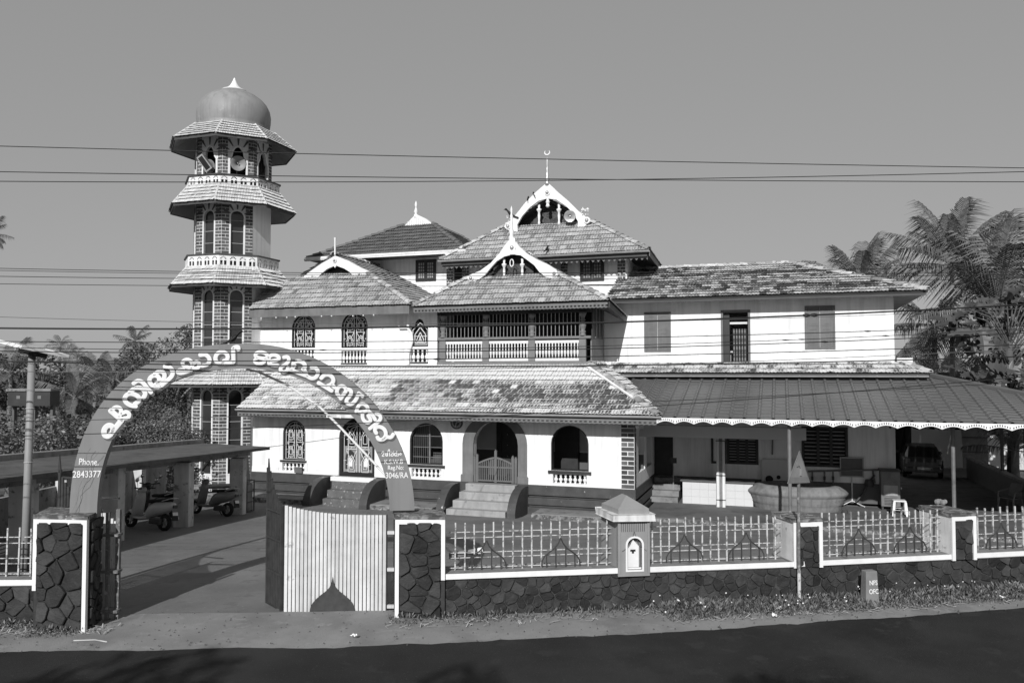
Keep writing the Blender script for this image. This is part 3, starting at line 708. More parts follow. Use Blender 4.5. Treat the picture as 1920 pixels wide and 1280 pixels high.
MB().prism([lp(740+q[0]/3.556,280+q[1]/3.556,2.10) for q in ((765,590),(802,590),(802,700),(765,700))],(0,.05,0)).build('king_post',M['white_paint'],gb)
pq=lp(959.5,487,2.1); b.tube([pq+Vector((.07*math.sin(k*math.pi/5),0,-.12-.14*math.cos(k*math.pi/5))) for k in range(10)],.022,5,closed=True); b.build('pendant',M['white_paint'],gb)
def gpost(par,px,y0,y1,w,s=1.):
    a=lp(px,y1,w); z1=fa(px,y0,w)[1]; h=z1-a.z
    MB().lathe([(r*s,h*t) for r,t in ((.05,0),(.05,.12),(.035,.2),(.055,.45),(.04,.6),(.07,.66),(.1,.72),(.1,.76),(.04,.8),(.05,1))],8,a).build('gable_post',M['white_paint'],par,smooth=True)
for x in (730,851): gpost(gb,740+x/3.556,485,527,2.35)
def carving(par,px0,px1,py0,py1,w,n=5,m='fascia_dark'):
    a=lp(px0,py1,w); c=lp(px1,py0,w); b=MB(); rnd=random.Random(3)
    b.box(a.x,c.x,w+.02,w+.05,a.z,c.z)
    for k in range(n*4):
        x=a.x+(c.x-a.x)*rnd.random(); z=a.z+(c.z-a.z)*rnd.random(); r=.05+.06*rnd.random()
        b.tube([(x+r*math.cos(t*.7)*(1-t*.08),w,z+r*math.sin(t*.7)*(1-t*.08)) for t in range(8)],.014,4)
    b.build('carving',M[m],par)
carving(gb,925,1000,494,520,2.62)
MB().box(-3.6,3.82,1.14,1.17,7.05,7.26).build('fascia_board',M['fascia_dark'],mq)
valance(mq,(-3.6,1.08,7.22),(3.84,1.08,7.24),.2,'fascia',period=.14)
MB().add([(-3.55,1.17,7.2),(3.8,1.17,7.2),(3.8,2.0,7.22),(-3.55,2.0,7.22)],[(0,1,2,3)]).build('eave_soffit',M['soffit'],mq)
MB().prism([(3.87,1.1,7.26),(3.87,4.4,6.88),(3.87,4.4,6.7),(3.87,1.1,7.05)],(.03,0,0)).build('fascia_board',M['fascia_dark'],mq)
MB().add([(3.85,1.15,7.1),(3.85,4.4,6.72),(3.0,4.4,7.2),(3.0,1.15,7.2)],[(0,1,2,3)]).build('eave_soffit',M['soffit'],mq)
# R4 main roof
e0,e1=Vector((-4.27,5.0,9.57)),Vector((4.66,5.0,9.59)); g0=lp(945,425,6.6); g1=lp(1110,415,6.6); g0.z=g1.z=11.12
r4=roof('main_roof',[e0,e1,g1,g0],mq,'tile',label='highest tiled roof carrying the big carved gable')
roof('main_roof',[e1,(4.66,10,9.2),(g1.x,10,g1.z),g1],mq,'tile'); roof('main_roof',[(-4.27,10,9.5),e0,g0,(g0.x,10,g0.z)],mq,'tile')
ridge(r4,e1,g1); ridge(r4,e0,g0)
apx=Vector(((g0.x+g1.x)/2,6.6,12.25))
roof('main_roof',[g1,g1+Vector((0,4,0)),apx+Vector((0,4,0)),apx],mq,'tile'); roof('main_roof',[g0+Vector((0,4,0)),g0,apx,apx+Vector((0,4,0))],mq,'tile'); ridge(r4,apx,apx+Vector((0,3.9,0)))
MB().prism([g0+Vector((.1,.4,-.1)),g1+Vector((-.1,.4,-.1)),apx+Vector((0,.4,-.1))],(0,.05,0)).build('gable_wall',M['dark_wood'],mq)
gc=gable('main_gable',6.25,740,280,3.556,[(1018,222),(940,285),(870,355),(815,425),(770,475),(738,492),(730,515),(745,535)],[(1018,325),(960,343),(900,388),(850,445),(818,500),(818,545),(780,545)],[(1018,222),(1090,285),(1160,345),(1220,405),(1270,448),(1305,462),(1308,480),(1290,490)],[(1018,325),(1080,335),(1140,375),(1190,425),(1222,480),(1222,515),(1262,515)],[(1017,287,12),(755,512,12),(1281,472,13)],label='big carved white bargeboard gable crowned by a crescent finial')
pf_=lp(1026,343,6.28)
finial(gc,pf_,[(.09,-.1),(.1,0),(.05,.06),(.11,.15),(.06,.25),(.085,.35),(.04,.45),(.07,.55),(.035,.65),(.05,.75),(.03,.9),(.035,1.0),(.012,1.05),(.012,1.2)],'steel')
b=MB(); b.tube([pf_+Vector((.11*math.sin(t),0,1.31-.11*math.cos(t))) for t in [(-2.3+4.6*k/12) for k in range(13)]],[.012+.026*math.sin(math.pi*k/12) for k in range(13)],6); b.build('crescent',M['white_paint'],gc)
for x in (963,1096): gpost(gc,740+x/3.556,383,422,6.5,1.15)
MB().lathe([(.04,-.25),(.09,-.2),(.06,-.1),(.09,-.02),(.06,.05),(.05,.3)],8,lp(1027,378,6.3)).build('pendant',M['white_paint'],gc)
carving(gc,1000,1058,396,422,6.95,7); carving(gc,1015,1040,383,394,6.94,4)
for x,y in ((955,412),(1096,396)):
    b=MB(); c=lp(x,y,6.22); rnd=random.Random(x)
    for k in range(16): ball(b,c+Vector((rnd.uniform(-.16,.16),rnd.uniform(-.03,.03),rnd.uniform(-.18,.18))),rnd.uniform(.02,.05),5)
    b.build('scroll',M['white_paint'],gc)
MB().box(-4.2,4.6,5.04,5.07,9.35,9.54).build('fascia_board',M['fascia_dark'],mq)
gutter(mq,(-4.3,4.93,9.55),(4.7,4.93,9.57),.08,'gutter')
valance(mq,(-4.2,5.15,9.40),(4.6,5.15,9.42),.2,'fascia',scallop=.09,period=.22)
MB().add([(-4.2,5.1,9.45),(4.6,5.1,9.45),(4.6,6.0,9.5),(-4.2,6.0,9.5)],[(0,1,2,3)]).build('eave_soffit',M['soffit'],mq)
MB().add([(4.6,5.1,9.42),(4.62,10,9.05),(3.6,10,9.4),(3.6,5.1,9.5)],[(0,1,2,3)]).build('eave_soffit',M['roof_board'],mq)
MB().prism([(4.68,5.0,9.57),(4.68,10,9.2),(4.68,10,8.98),(4.68,5.0,9.35)],(.03,0,0)).build('fascia_board',M['fascia'],mq)
W4=6.0
def wbox(px0,px1,py0,py1,w):
    u0=fa(px0,(py0+py1)/2,w)[0]; u1=fa(px1,(py0+py1)/2,w)[0]; c=(px0+px1)/2
    return u0,u1,fa(c,py1,w)[1],fa(c,py0,w)[1]
MB().box(-4.1,3.62,W4,W4+.2,7.4,9.6).build('attic_wall',M['white_wall'],mq); MB().box(3.42,3.62,W4+.2,10,7.4,9.6).build('attic_wall',M['white_wall'],mq); MB().box(-4.1,-3.9,W4+.2,10,7.4,9.6).build('attic_wall',M['white_wall'],mq)
def shutter_window(par,u0,u1,z0,z1,w,m='shutter',leaves=2,glazed=False,label=None,name='window'):
    o=MB().holed(rect(u0,u1,z0,z1),[rect(u0+.06,u1-.06,z0+.06,z1-.06)],lambda a,b,t:(a,w-.05+t,b),.048).build(name,M['dark_wood' if glazed else m],par)
    if label: o['label']=label
    W_=(u1-u0-.12)/leaves
    for k in range(leaves):
        a=u0+.06+k*W_+.006; b_=a+W_-.012
        MB().box(a,b_,w-.03,w-.004,z0+.066,z1-.066).build('shutter',M[m] if not glazed else M['dark_wood'],o)
        if glazed:
            nn=3; mm=5
            for i in range(nn):
                for j in range(mm):
                    x0=a+.06+(b_-a-.12)*i/nn; x1=a+.06+(b_-a-.12)*(i+1)/nn; y0=z0+.12+(z1-z0-.24)*j/mm; y1=z0+.12+(z1-z0-.24)*(j+1)/mm
                    MB().box(x0+.02,x1-.02,w-.038,w-.03,y0+.02,y1-.02).build('pane',M[glazed],o)
        else:
            h=(z1-z0-.13)
            for (q0,q1) in ((.06,.46),(.54,.94)):
                zz0=z0+.066+h*q0; zz1=z0+.066+h*q1
                MB().holed(rect(a+.07,b_-.07,zz0,zz1),[rect(a+.10,b_-.10,zz0+.03,zz1-.03)],lambda x,y,t:(x,w-.042+t,y),.012).build('panel_moulding',M[m],o)
                MB().box(a+.13,b_-.13,w-.038,w-.028,zz0+.06,zz1-.06).build('panel',M[m],o)
    return o
q=wbox(1088,1133,483,527,W4); shutter_window(mq,*q,W4,glazed='grey_paint',label='small paned window under the highest roof')
q=wbox(852,866,497,532,W4); MB().box(q[0],q[1]+.1,W4-.03,W4-.004,q[2]-.3,q[3]).build('window',M['black'],mq)
for a,b_ in ((1052,1065),(1158,1173),(838,850),(867,880)):
    q=wbox(a,b_,480,530,W4); pp=MB().box(q[0],q[1],W4-.05,W4-.003,7.5,9.45).build('brick_pilaster',M['brick_mortar'],mq)
    z=8.2;j=0
    while z<9.3:
        w_=q[1]-q[0]
        for x0,x1 in (((.02,.6),(.68,.98)) if j%2 else ((.02,.3),(.38,.98))): inst('brick',random.choice(bb),pp,(q[0]+x0*w_,W4-.05,z),sc=((x1-x0)*w_,1,.1))
        z+=.13;j+=1
MB().prism([lp(1133,528,W4-.1),lp(1200,523,W4-.1),lp(1200,527,W4-.1),lp(1170,533,W4-.1),lp(1090,533,W4-.1)],(0,.09,0)).build('ledge_canopy',M['white_paint'],mq)
# loudspeaker horn in the main gable
def horn(name,label,p,d,r,m='steel',group=None,par=None):
    d=Vector(d).normalized(); z=d; x=z.cross(Vector((0,0,1))).normalized(); y=z.cross(x)
    t=thing(name,label,'loudspeaker',p,0,group)
    t.matrix_world=frame(x,y,z,p)
    MB().lathe([(.06*r,-.9*r),(.16*r,-.55*r),(.3*r,-.25*r),(.62*r,-.05*r),(r,.12*r),(r*1.04,.12*r),(.66*r,-.09*r),(.32*r,-.3*r)],18,cap=False).build('bell',M[m],t,smooth=True)
    MB().lathe([(.02,-.2*r),(.13*r,-.15*r),(.13*r,.0),(.02,.05*r)],10).build('driver_cone',M['chrome'],t,smooth=True)
    MB().lathe([(.3*r,-1.3*r),(.32*r,-.9*r),(.1*r,-.75*r)],12).build('driver',M['iron'],t)
    MB().bar((0,0,-.8*r),(0,-.9*r,-.8*r),.03).build('bracket',M['iron'],t)
    return t
def wpt(u,w,z): return Vector((OX+u*UX+w*WX,OY+u*UY+w*WY,z))
pp=lp(1068,405,6.1); horn('loudspeaker','round horn loudspeaker inside the big carved gable',wpt(pp.x,6.15,pp.z),(-.15,-1,-.1),.24)
# R5 rear left roof
e0,e1=Vector((-11.16,5.5,10.0)),Vector((-3.27,5.5,10.06)); g0=lp(757,424,7.6); g1=lp(812,420,7.6); g0.z=g1.z=11.68
r5=roof('rear_roof',[e0,e1,g1,g0],mq,'tile_dark',label='darker tiled hip roof at the back left with a white gutter')
roof('rear_roof',[e1,(-3.27,11,10.06),(g1.x,11,g1.z),g1],mq,'tile_dark'); roof('rear_roof',[(-11.16,11,10.0),e0,g0,(g0.x,11,g0.z)],mq,'tile_dark')
ridge(r5,e1,g1,'tile_dark'); ridge(r5,e0,g0,'tile_dark')
gm=MB().prism([lp(x,y,7.5) for x,y in ((780,402),(771,410),(757,425),(773,424.5),(780,421),(788,424),(812,421),(797,409))],(0,.3,0)).build('rear_gable',M['white_paint'],mq,bevel=.01); gm['label']='little white triangular gable with a spear finial'
for k in range(12):
    x=764+k*3.4; t=abs(x-781)/30; MB().bar(lp(x,407+15*t,7.47),lp(x,422-1.5*(1-t),7.47),.02).build('rib',M['white_paint'],gm)
finial(gm,lp(780,405,7.6),[(.12,-.1),(.1,.05),(.05,.12),(.11,.18),(.06,.32),(.03,.42),(.075,.5),(.05,.6),(.005,.72)])
gutter(mq,(-11.2,5.42,9.98),(-3.2,5.42,10.04),.1,'gutter_white'); MB().box(-11.1,-3.3,5.35,5.42,9.9,10.06).build('gutter_face',M['gutter_white'],mq)
MB().box(-10.3,-4.0,6.6,6.8,7.4,10.1).build('rear_wall',M['white_wall'],mq); MB().box(-10.3,-10.1,6.8,11,7.4,10.1).build('rear_wall',M['white_wall'],mq)
MB().add([(-11.1,5.55,9.92),(-3.4,5.55,9.98),(-3.4,6.6,9.98),(-11.1,6.6,9.92)],[(0,1,2,3)]).build('eave_soffit',M['soffit'],mq)
q=wbox(780,818,487,527,6.6); shutter_window(mq,*q,6.6,glazed='gutter',label='small paned window under the darker rear roof')
q=wbox(670,689,493,510,6.6); MB().box(*q[:2],6.56,6.597,q[2]-.6,q[3]).build('window',M['dark_wood'],mq)
# core fill so that nothing shows through behind the walls
MB().box(-9.6,2.9,3.8,10.5,.2,7.2).build('core',M['interior_wall'],mq)
# ================================================================ the right wing
wg=thing('wing_building','long white side wing with shuttered upper windows right of the mosque','building',(OX,OY,0),-TH)
WW=4.4
q1=wbox(1208,1258,585,659,WW); q2=wbox(1352,1407,581,681,WW); q3=wbox(1509,1566,573,654,WW)
MB().holed([(2.9,5.06),(q2[0],5.06),(q2[0],q2[3]),(q2[1],q2[3]),(q2[1],5.06),(13.3,5.06),(13.3,7.62),(2.9,7.62)],[],lambda a,b,t:(a,WW+t,b),.25).build('upper_wall',M['white_wall'],wg)
MB().box(13.05,13.3,WW+.25,11,.3,7.62).build('side_wall',M['white_wall'],wg)
MB().box(2.9,13.3,10.8,11,.3,7.62).build('rear_wall',M['white_wall'],wg); MB().box(2.9,13.05,WW+2.4,WW+2.5,5.1,7.5).build('room_wall',M['interior_wall'],wg)
MB().box(2.9,13.05,WW+.25,10.8,5.0,5.1).build('upper_floor',M['soffit'],wg)
shutter_window(wg,*q1,WW,label='closed panelled shutters nearest the balcony'); shutter_window(wg,*q3,WW,label='closed panelled shutters at the right end of the upper wall')
dw=MB().holed(rect(q2[0],q2[1],q2[2]-.02,q2[3]),[rect(q2[0]+.08,q2[1]-.08,q2[2]-.04,q2[3]-.09)],lambda a,b,t:(a,WW-.03+t,b),.2).build('doorway',M['shutter'],wg); dw['label']='open upper doorway with a dark room behind'
MB().box(q2[0]+.09,q2[0]+.3,WW+.1,WW+.6,5.1,7.0).build('door_leaf',M['dark_wood'],dw); MB().box(q2[0]+.1,q2[1]-.1,WW+.4,WW+.42,6.6,6.68).build('cross_bar',M['lattice'],dw)
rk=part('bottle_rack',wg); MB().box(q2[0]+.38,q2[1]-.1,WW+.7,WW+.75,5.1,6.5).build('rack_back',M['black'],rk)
bot=MB().lathe([(.028,0),(.03,.12),(.012,.17),(.012,.21)],6).mesh('bottle',M['grey_paint'],True)
for j in range(6):
    for i in range(5): inst('bottle',bot,rk,(q2[0]+.43+i*.1,WW+.66,5.18+j*.21))
e0,e1=Vector((3.2,3.6,7.54)),Vector((14.26,3.6,7.54)); r0,r1=Vector((3.2,7.5,9.14)),Vector((9.9,7.5,9.14))
rw=roof('wing_roof',[e0,e1,r1,r0],wg,'tile_wing',lambda c,j,rnd:min(1,max(0,.5+mnoise.noise(Vector((c.x*.3,j*.5,2)))*.5+rnd.gauss(0,.25))),label='old lichen mottled tiled roof of the wing')
roof('wing_roof',[e1,(14.26,11.4,7.54),r1],wg,'tile_wing'); roof('wing_roof',[(14.26,11.4,7.54),(3.2,11.4,7.54),r0,r1],wg,'tile_wing')
ridge(rw,r0,r1); ridge(rw,e1,r1,step=.36,sc=1.15)
MB().box(3.2,14.2,3.64,3.67,7.40,7.52).build('fascia_board',M['fascia_dark'],wg)
MB().add([(3.2,3.67,7.46),(14.2,3.67,7.46),(14.2,4.42,7.5),(3.2,4.42,7.5)],[(0,1,2,3)]).build('eave_soffit',M['soffit_light'],wg)
MB().add([(13.3,4.42,7.48),(14.2,3.7,7.45),(14.2,11.3,7.45),(13.3,11,7.48)],[(0,1,2,3)]).build('eave_soffit',M['soffit_light'],wg)
# band canopy
band=roof('canopy_roof',[(3.3,3.75,4.76),(14.3,3.75,4.76),(13.6,4.4,5.12),(3.3,4.4,5.12)],wg,'tile_wing',lambda c,j,rnd:min(1,max(0,.68+rnd.gauss(0,.2))),label='narrow tiled canopy strip below the upper wall')
roof('canopy_roof',[(14.3,3.75,4.76),(14.3,9,4.76),(13.6,9,5.12),(13.6,4.4,5.12)],wg,'tile_wing'); ridge(band,(14.3,3.75,4.76),(13.6,4.4,5.12))
MB().box(3.3,14.25,3.72,3.76,4.62,4.74).build('fascia_board',M['fascia_dark'],wg); gutter(wg,(3.3,3.68,4.68),(14.25,3.68,4.68),.06,'gutter')
MB().box(13.4,13.9,4.6,5.3,5.1,5.3).build('water_tank_lid',M['white_paint'],wg)
# ground floor wall under the metal roof
gw=MB()
q4=wbox(1362,1422,812,870,WW); q5=wbox(1503,1590,800,875,WW); qd=wbox(1212,1262,814,906,WW)
gw.holed([(3.2,.9),(qd[0],.9),(qd[0],qd[3]),(qd[1],qd[3]),(qd[1],.9),(13.28,.9),(13.28,5.0),(3.2,5.0)],[rect(*q4),rect(*q5)],lambda a,b,t:(a,WW+.01+t,b),.24)
gw.build('lower_wall',M['white_wall'],wg); MB().box(3.2,13.3,WW-.01,WW+.2,.2,.9).build('lower_plinth',M['dado'],wg)
dd=MB().box(qd[0],qd[1],WW+.12,WW+.2,.9,qd[3]).build('lower_door',M['dark_wood'],wg); dd['label']='dark wooden door in the shade of the metal roof'
ball(MB(),(qd[0]+.2,WW+.08,1.95),.05).build('knob',M['chrome'],dd)
for qq,lab in ((q4,'louvred window behind the white post'),(q5,'wide louvred window above the wash taps')):
    f=MB().holed(rect(*qq),[rect(qq[0]+.08,qq[1]-.08,qq[2]+.08,qq[3]-.08)],lambda a,b,t:(a,WW-.03+t,b),.1).build('window',M['dark_wood'],wg); f['label']=lab
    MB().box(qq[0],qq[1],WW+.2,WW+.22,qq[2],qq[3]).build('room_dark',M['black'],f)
    for u in (.36,.64): x=qq[0]+(qq[1]-qq[0])*u; MB().box(x-.05,x+.05,WW-.0,WW+.06,qq[2]+.08,qq[3]-.08).build('mullion',M['dark_wood'],f)
    n=9
    for k in range(n):
        z=qq[2]+.1+(qq[3]-qq[2]-.2)*(k+.5)/n; MB().box(qq[0]+.1,qq[1]-.1,WW+.05,WW+.06,z-.02,z+.02).build('louvre',M['grey_paint'],f)
f=MB().holed(rect(q4[0]-.55,q4[0]-.02,q4[2],q4[3]),[rect(q4[0]-.47,q4[0]-.06,q4[2]+.08,q4[3]-.02)],lambda a,b,t:(a,WW-.05+t,b),.05).build('open_shutter',M['dark_wood'],wg)
MB().box(4.3,10.3,1.9,2.1,2.55,2.95).build('concrete_beam',M['interior_wall'],wg)
MB().box(4.6,4.9,2.6,4.4,2.55,2.9).build('concrete_beam',M['interior_wall'],wg)
# ------------------------------------------------------------ sheet metal lean-to roof
ml=thing('metal_canopy','dark sheet metal canopy with a white scalloped trim in front of the wing','canopy',(OX,OY,0),-TH)
EZ,TZ=3.36,4.64; EW,TWW=-.85,4.28
def mz(w): return EZ+(TZ-EZ)*(w-EW)/(TWW-EW)
slope=math.atan2(TZ-EZ,TWW-EW)
def strip(u0,u1,fn0,fn1):
    "one roofing sheet with a rib at its left edge, between w limits"
    b=MB(); K=15
    def pt(u,w,h): return (u,w,mz(w)+h)
    a0,a1=fn0(u0),fn1(u0); b0,b1=fn0(u1),fn1(u1)
    us=[(u0,.0),(u0+.035,.045),(u0+.085,.045),(u0+.12,.0),(u1,.0)]
    prof=[]
    for u,h in us:
        t=(u-u0)/(u1-u0); w0=a0+(b0-a0)*t; w1=a1+(b1-a1)*t
        row=[]
        for k in range(K+1):
            w=w0+(w1-w0)*k/K; row.append(pt(u,w,h+.022)); row.append(pt(u,w+(w1-w0)/K*.94,h))
        prof.append(row)
    n=2*(K+1)-1
    for i in range(len(us)-1):
        for k in range(n-1):
            b.add([prof[i][k],prof[i+1][k],prof[i+1][k+1],prof[i][k+1]],[(0,1,2,3)])
    return b
UR=19.6
def top_lim(u): return TWW if u<=14.4 else EW+(TWW-EW)*(UR-u)/(UR-14.4)
def bot_lim(u): return EW if u>=5.75 else EW+(5.75-u)*(3.3-EW)/(5.75-4.0)
u=4.2; rf=MB()
deck=MB().prism([(5.75,EW,EZ-.05),(UR,EW,EZ-.05),(14.4,TWW,TZ-.05),(4.2,TWW,TZ-.05),(4.2,2.9,mz(2.9)-.05)],(0,0,-.03)).build('roof_frame',M['roof_board'],ml)
while u<UR-.4:
    strip(u,u+.42,bot_lim,top_lim).build('roof_sheet',M['metal_roof'],deck); u+=.42
# right hand slope
b=MB(); K=16
for k in range(K):
    t0,t1=k/K,(k+1)/K
    for i in range(14):
        s0,s1=i/14,(i+1)/14
        def pp_(s,t,h): 
            u=14.4+(UR-14.4)*t; wtop=EW+(TWW-EW)*(1-t); return (u,wtop+(23-wtop)*s,TZ+(EZ-TZ)*t+h)
        b.add([pp_(s0,t0,0),pp_(s1,t0,0),pp_(s1,t1,.02),pp_(s0,t1,.02)],[(0,1,2,3)])
b.build('side_sheet',M['metal_roof'],ml)
MB().tube([(UR,EW,EZ+.04),(14.4,TWW,TZ+.05)],.09,6).build('hip_cap',M['metal_roof'],ml)
valance(ml,(5.8,EW-.03,EZ+.02),(UR,EW-.03,EZ+.02),.19,'white_paint','scalloped_trim',scallop=.085,period=.56)
cb=MB(); n=int((UR-5.8)/.56)
p_=(UR-5.8)/n
for i in range(n):
    for k in range(9):
        x=5.8+(i+.08+.84*k/8)*p_; z=EZ+.02-.19+.085*math.sin(math.pi*(.08+.84*k/8))+.03
        cb.box(x-.011,x+.011,EW-.036,EW-.031,z,z+.05)
tag(cb.build('trim_piercing',M['black'],ml),kind='stuff')
for px,w in ((1481,-.6),(1788,.2)):
    u=fa(px,900,w)[0]; MB().tube([(u,w,.0),(u,w,mz(w)-.1)],.055,8).build('post',M['tin'],ml)
for w in (0.5,2.): MB().box(5.2,19,w-.03,w+.03,mz(w)-.16,mz(w)-.08).build('purlin',M['iron'],ml)
for u in (7.5,10,12.5,15,17.5): MB().prism([(u,EW+.1,EZ-.1),(u,TWW,TZ-.1),(u,TWW,TZ-.18),(u,EW+.1,EZ-.18)],(.05,0,0)).build('rafter',M['iron'],ml)
# ------------------------------------------------------------ apron slab
AP=[(5.15,-.1),(21,-.05),(21,14),(13.4,14),(13.4,4.4),(5.15,4.4)]
b=MB().prism([wpt(u,w,-.3) for u,w in AP],(0,0,.4)); tag(b.build('apron_slab',M['apron'],bevel=.02),'raised concrete floor under the metal canopy','pavement',kind='structure')
ae=MB().prism([wpt(5.13,-.13,-.2),wpt(21,-.08,-.2),wpt(21,-.02,-.2),wpt(5.13,-.06,-.2)],(0,0,.285)); tag(ae.build('apron_edge',M['kerb_edge']),'stained edge of the raised concrete floor','pavement',kind='structure')
# ================================================================ the minaret
MU,MW_=-12.55,2.0
mo=wpt(MU,MW_,0)
mn=thing('minaret','tall eight sided minaret of brick and white with tiled skirts and a dome','minaret',mo,-TH)
def oct_(r,z,off=0): return [Vector((r*math.cos(R(22.5+45*k+off)),r*math.sin(R(22.5+45*k+off)),z)) for k in range(8)]
def ring(r0,z0,r1,z1,b):
    n=len(b.v); A=oct_(r0,z0);B=oct_(r1,z1); b.add(A+B,[(k,(k+1)%8,8+(k+1)%8,8+k) for k in range(8)])
SR=1.60; AP_=SR*math.cos(R(22.5)); FW=SR*math.sin(R(22.5))   # half face width
bbm=[MB().box(-.5,.5,-.014,0,-.5,.5,q/4).mesh('brick',M['brick']) for q in range(5)]
bcount=0
rest=MB()
tiers=[(0.0,4.45,1),(4.9,8.52,1),(9.05,11.78,1),(12.35,14.5,2)]
FACES=range(8)
def face_frame(k):
    a=R(45*k); n=Vector((math.cos(a),math.sin(a),0)); t=Vector((-math.sin(a),math.cos(a),0))
    return n,t
# faces: normals at 45k deg in local axes; local -y (towards the street) is k=6
for ti,(z0,z1,kind) in enumerate(tiers):
    for k in FACES:
        n,t=face_frame(k); c=n*AP_
        hw=.25 if kind==1 else .33; zb=z0+.7 if ti==0 else z0+.12
        if ti==1: zb=z0+.88
        zt=z1-.38 if kind==1 else z1-.45
        brickface=k in (3,4,5,6,7) and not(k==7 and ti>0 and False)
        plain=k in (0,1,2)
        if kind==1: loop=arch_loop(-hw,hw,zb,zt,8)
        else: loop=[(-hw,zb-.1),(hw,zb-.1),(hw,zt-.55),(hw*.72,zt-.42),(hw*.6,zt-.2),(hw*.3,zt-.05),(0,zt),(-hw*.3,zt-.05),(-hw*.6,zt-.2),(-hw*.72,zt-.42),(-hw,zt-.55)]
        fn=lambda a,b,q:tuple(c-n*q-t*a*-1+Vector((0,0,b)))
        wl=MB().holed(rect(-FW,FW,z0,z1),[] if plain and kind==1 else [loop],fn,.12)
        wo=wl.build('wall_face',M['white_wall' if plain and kind==1 else 'brick_mortar'],mn)
        if plain and kind==1: continue
        if kind==1:
            f=MB().prism([c-n*.1+t*a+Vector((0,0,b)) for a,b in loop],-n*.01).build('window',M['glass'],mn)
            b=MB()
            for zz in [zb+(zt-zb)*q for q in (.18,.4,.62,.82)]: b.bar(c-n*.08-t*hw+Vector((0,0,zz)),c-n*.08+t*hw+Vector((0,0,zz)),.022)
            b.build('glazing_bar',M['gutter'],f)
            inl=shrink(loop,.0); 
            fr=MB().holed(shrink(loop,-.055),[shrink(loop,-.004)],lambda a,b_,q:tuple(c+n*(.02-q)+t*a+Vector((0,0,b_))),.02); fr.build('window_frame',M['white_paint'],f)
        else:
            fr=MB().holed(shrink(loop,-.05),[shrink(loop,.02)],lambda a,b_,q:tuple(c+n*(.03-q)+t*a+Vector((0,0,b_))),.1); fr.build('arch_moulding',M['white_paint'],mn)
        # sunburst panel over the opening
        sb=MB().prism([c+n*.012+t*a+Vector((0,0,b)) for a,b in ((-hw-.06,zt+.03),(hw+.06,zt+.03),(hw+.06,z1-.01),(-hw-.06,z1-.01))],-n*.01).build('fan_panel',M['white_paint'],mn)
        for q in range(5):
            an=R(25+32.5*q); d=t*math.cos(an)+Vector((0,0,math.sin(an))); o_=c+n*.02+Vector((0,0,zt-hw))
            side=n.cross(d); r0,r1=hw+.05,hw+.05+ (z1-zt)*.72
            p0=o_+d*r0;p1=o_+d*r1
            MB().prism([p0-side*.02,p0+side*.02,p1+side*.05,p1-side*.05],n*.004).build('ray',M['brick'],sb)
        # bricks
        z=z0+.03;j=0
        hh=.105
        while z<z1-.06:
            for sgn in (-1,1):
                inner=hw+.075; outer=FW-.008
                if z>zt-.02 and kind==1 and False: inner=0
                segs=[(inner,outer)] if j%2==0 else [(inner,(inner+outer)/2-.012),((inner+outer)/2+.012,outer)]
                for a,b_ in segs:
                    if b_-a<.02: continue
                    mid=c+t*(sgn*(a+b_)/2)+Vector((0,0,z+hh/2))
                    Mx=frame(-t,-n,(0,0,1),mid)@Matrix.Diagonal((b_-a,1,hh,1))
                    if k in (5,6,7) and ti in (0,1,2,3) and bcount<300 and (ti in(1,2) or k!=7):
                        instM('brick',random.choice(bbm),mn,Mx); bcount+=1
                    else: rest.obox(frame(-t,-n,(0,0,1),mid+n*.007),b_-a,.014,hh,random.random())
            # course under the sill and over the arch
            z+=hh+.03;j+=1
        if ti<=1:
            MB().prism([c+n*.01+t*a+Vector((0,0,b)) for a,b in ((-hw-.06,z0+.0),(hw+.06,z0),(hw+.06,zb-.01),(-hw-.06,zb-.01))],-n*.008).build('sill_panel',M['white_paint'],mn)
tag(rest.build('bricks',M['brick'],mn),kind='stuff')
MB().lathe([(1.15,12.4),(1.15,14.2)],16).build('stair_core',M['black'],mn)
MB().add(oct_(SR,12.36)+oct_(SR,12.40),[tuple(range(7,-1,-1)),tuple(range(8,16))]).build('balcony_floor',M['soffit'],mn)
def skirt(ze,zt,rt,soff):
    A=oct_(2.60,ze);B=oct_(rt,zt); o=None
    s=part('skirt_roof',mn)
    for k in range(8):
        a,b,c,d=A[k],A[(k+1)%8],B[(k+1)%8],B[k]
        roof('deck',[a,b,c,d],s,'tile_pale',wd=.125,course=.2,offset=0,board='fascia_dark',thick=.03) if k in (4,5,6,7,0,3) else MB().add([a,b,c,d],[(0,1,2,3)]).build('deck',M['tile_pale'],s)
        hp=MB().tube([a+Vector((0,0,.02)),d+Vector((0,0,.04))],.055,5).build('hip_tile',M['tile_pale'],s)
        # fascia and soffit
        k_=lambda v,dz:Vector((v.x*.985,v.y*.985,v.z+dz)); dn=Vector((0,0,-.11))
        MB().add([a,b,b+dn,a+dn,k_(a,.003),k_(b,.003),k_(b,-.11),k_(a,-.11)],[(0,3,2,1),(4,5,6,7),(2,3,7,6)]).build('fascia_board',M['fascia_dark'],s)
    b=MB(); P=oct_(2.55,ze-.08);Q=oct_(rt*.97,zt-.1);S_=oct_(SR*.97,zt-.1); b.add(P+Q,[(k,8+k,8+(k+1)%8,(k+1)%8) for k in range(8)]); b.add(Q+S_,[(k,8+k,8+(k+1)%8,(k+1)%8) for k in range(8)]); b.build('soffit',M['soffit_light'],s)
    b=MB(); ring(SR*.985,ze-.1,SR*.985,zt,b); b.build('collar',M['interior_wall'],s)
    return s
skirt(4.30,4.90,1.92,4.45); skirt(8.30,9.06,1.95,8.30); skirt(11.58,12.38,1.95,11.58); skirt(14.25,15.0,1.70,14.25)
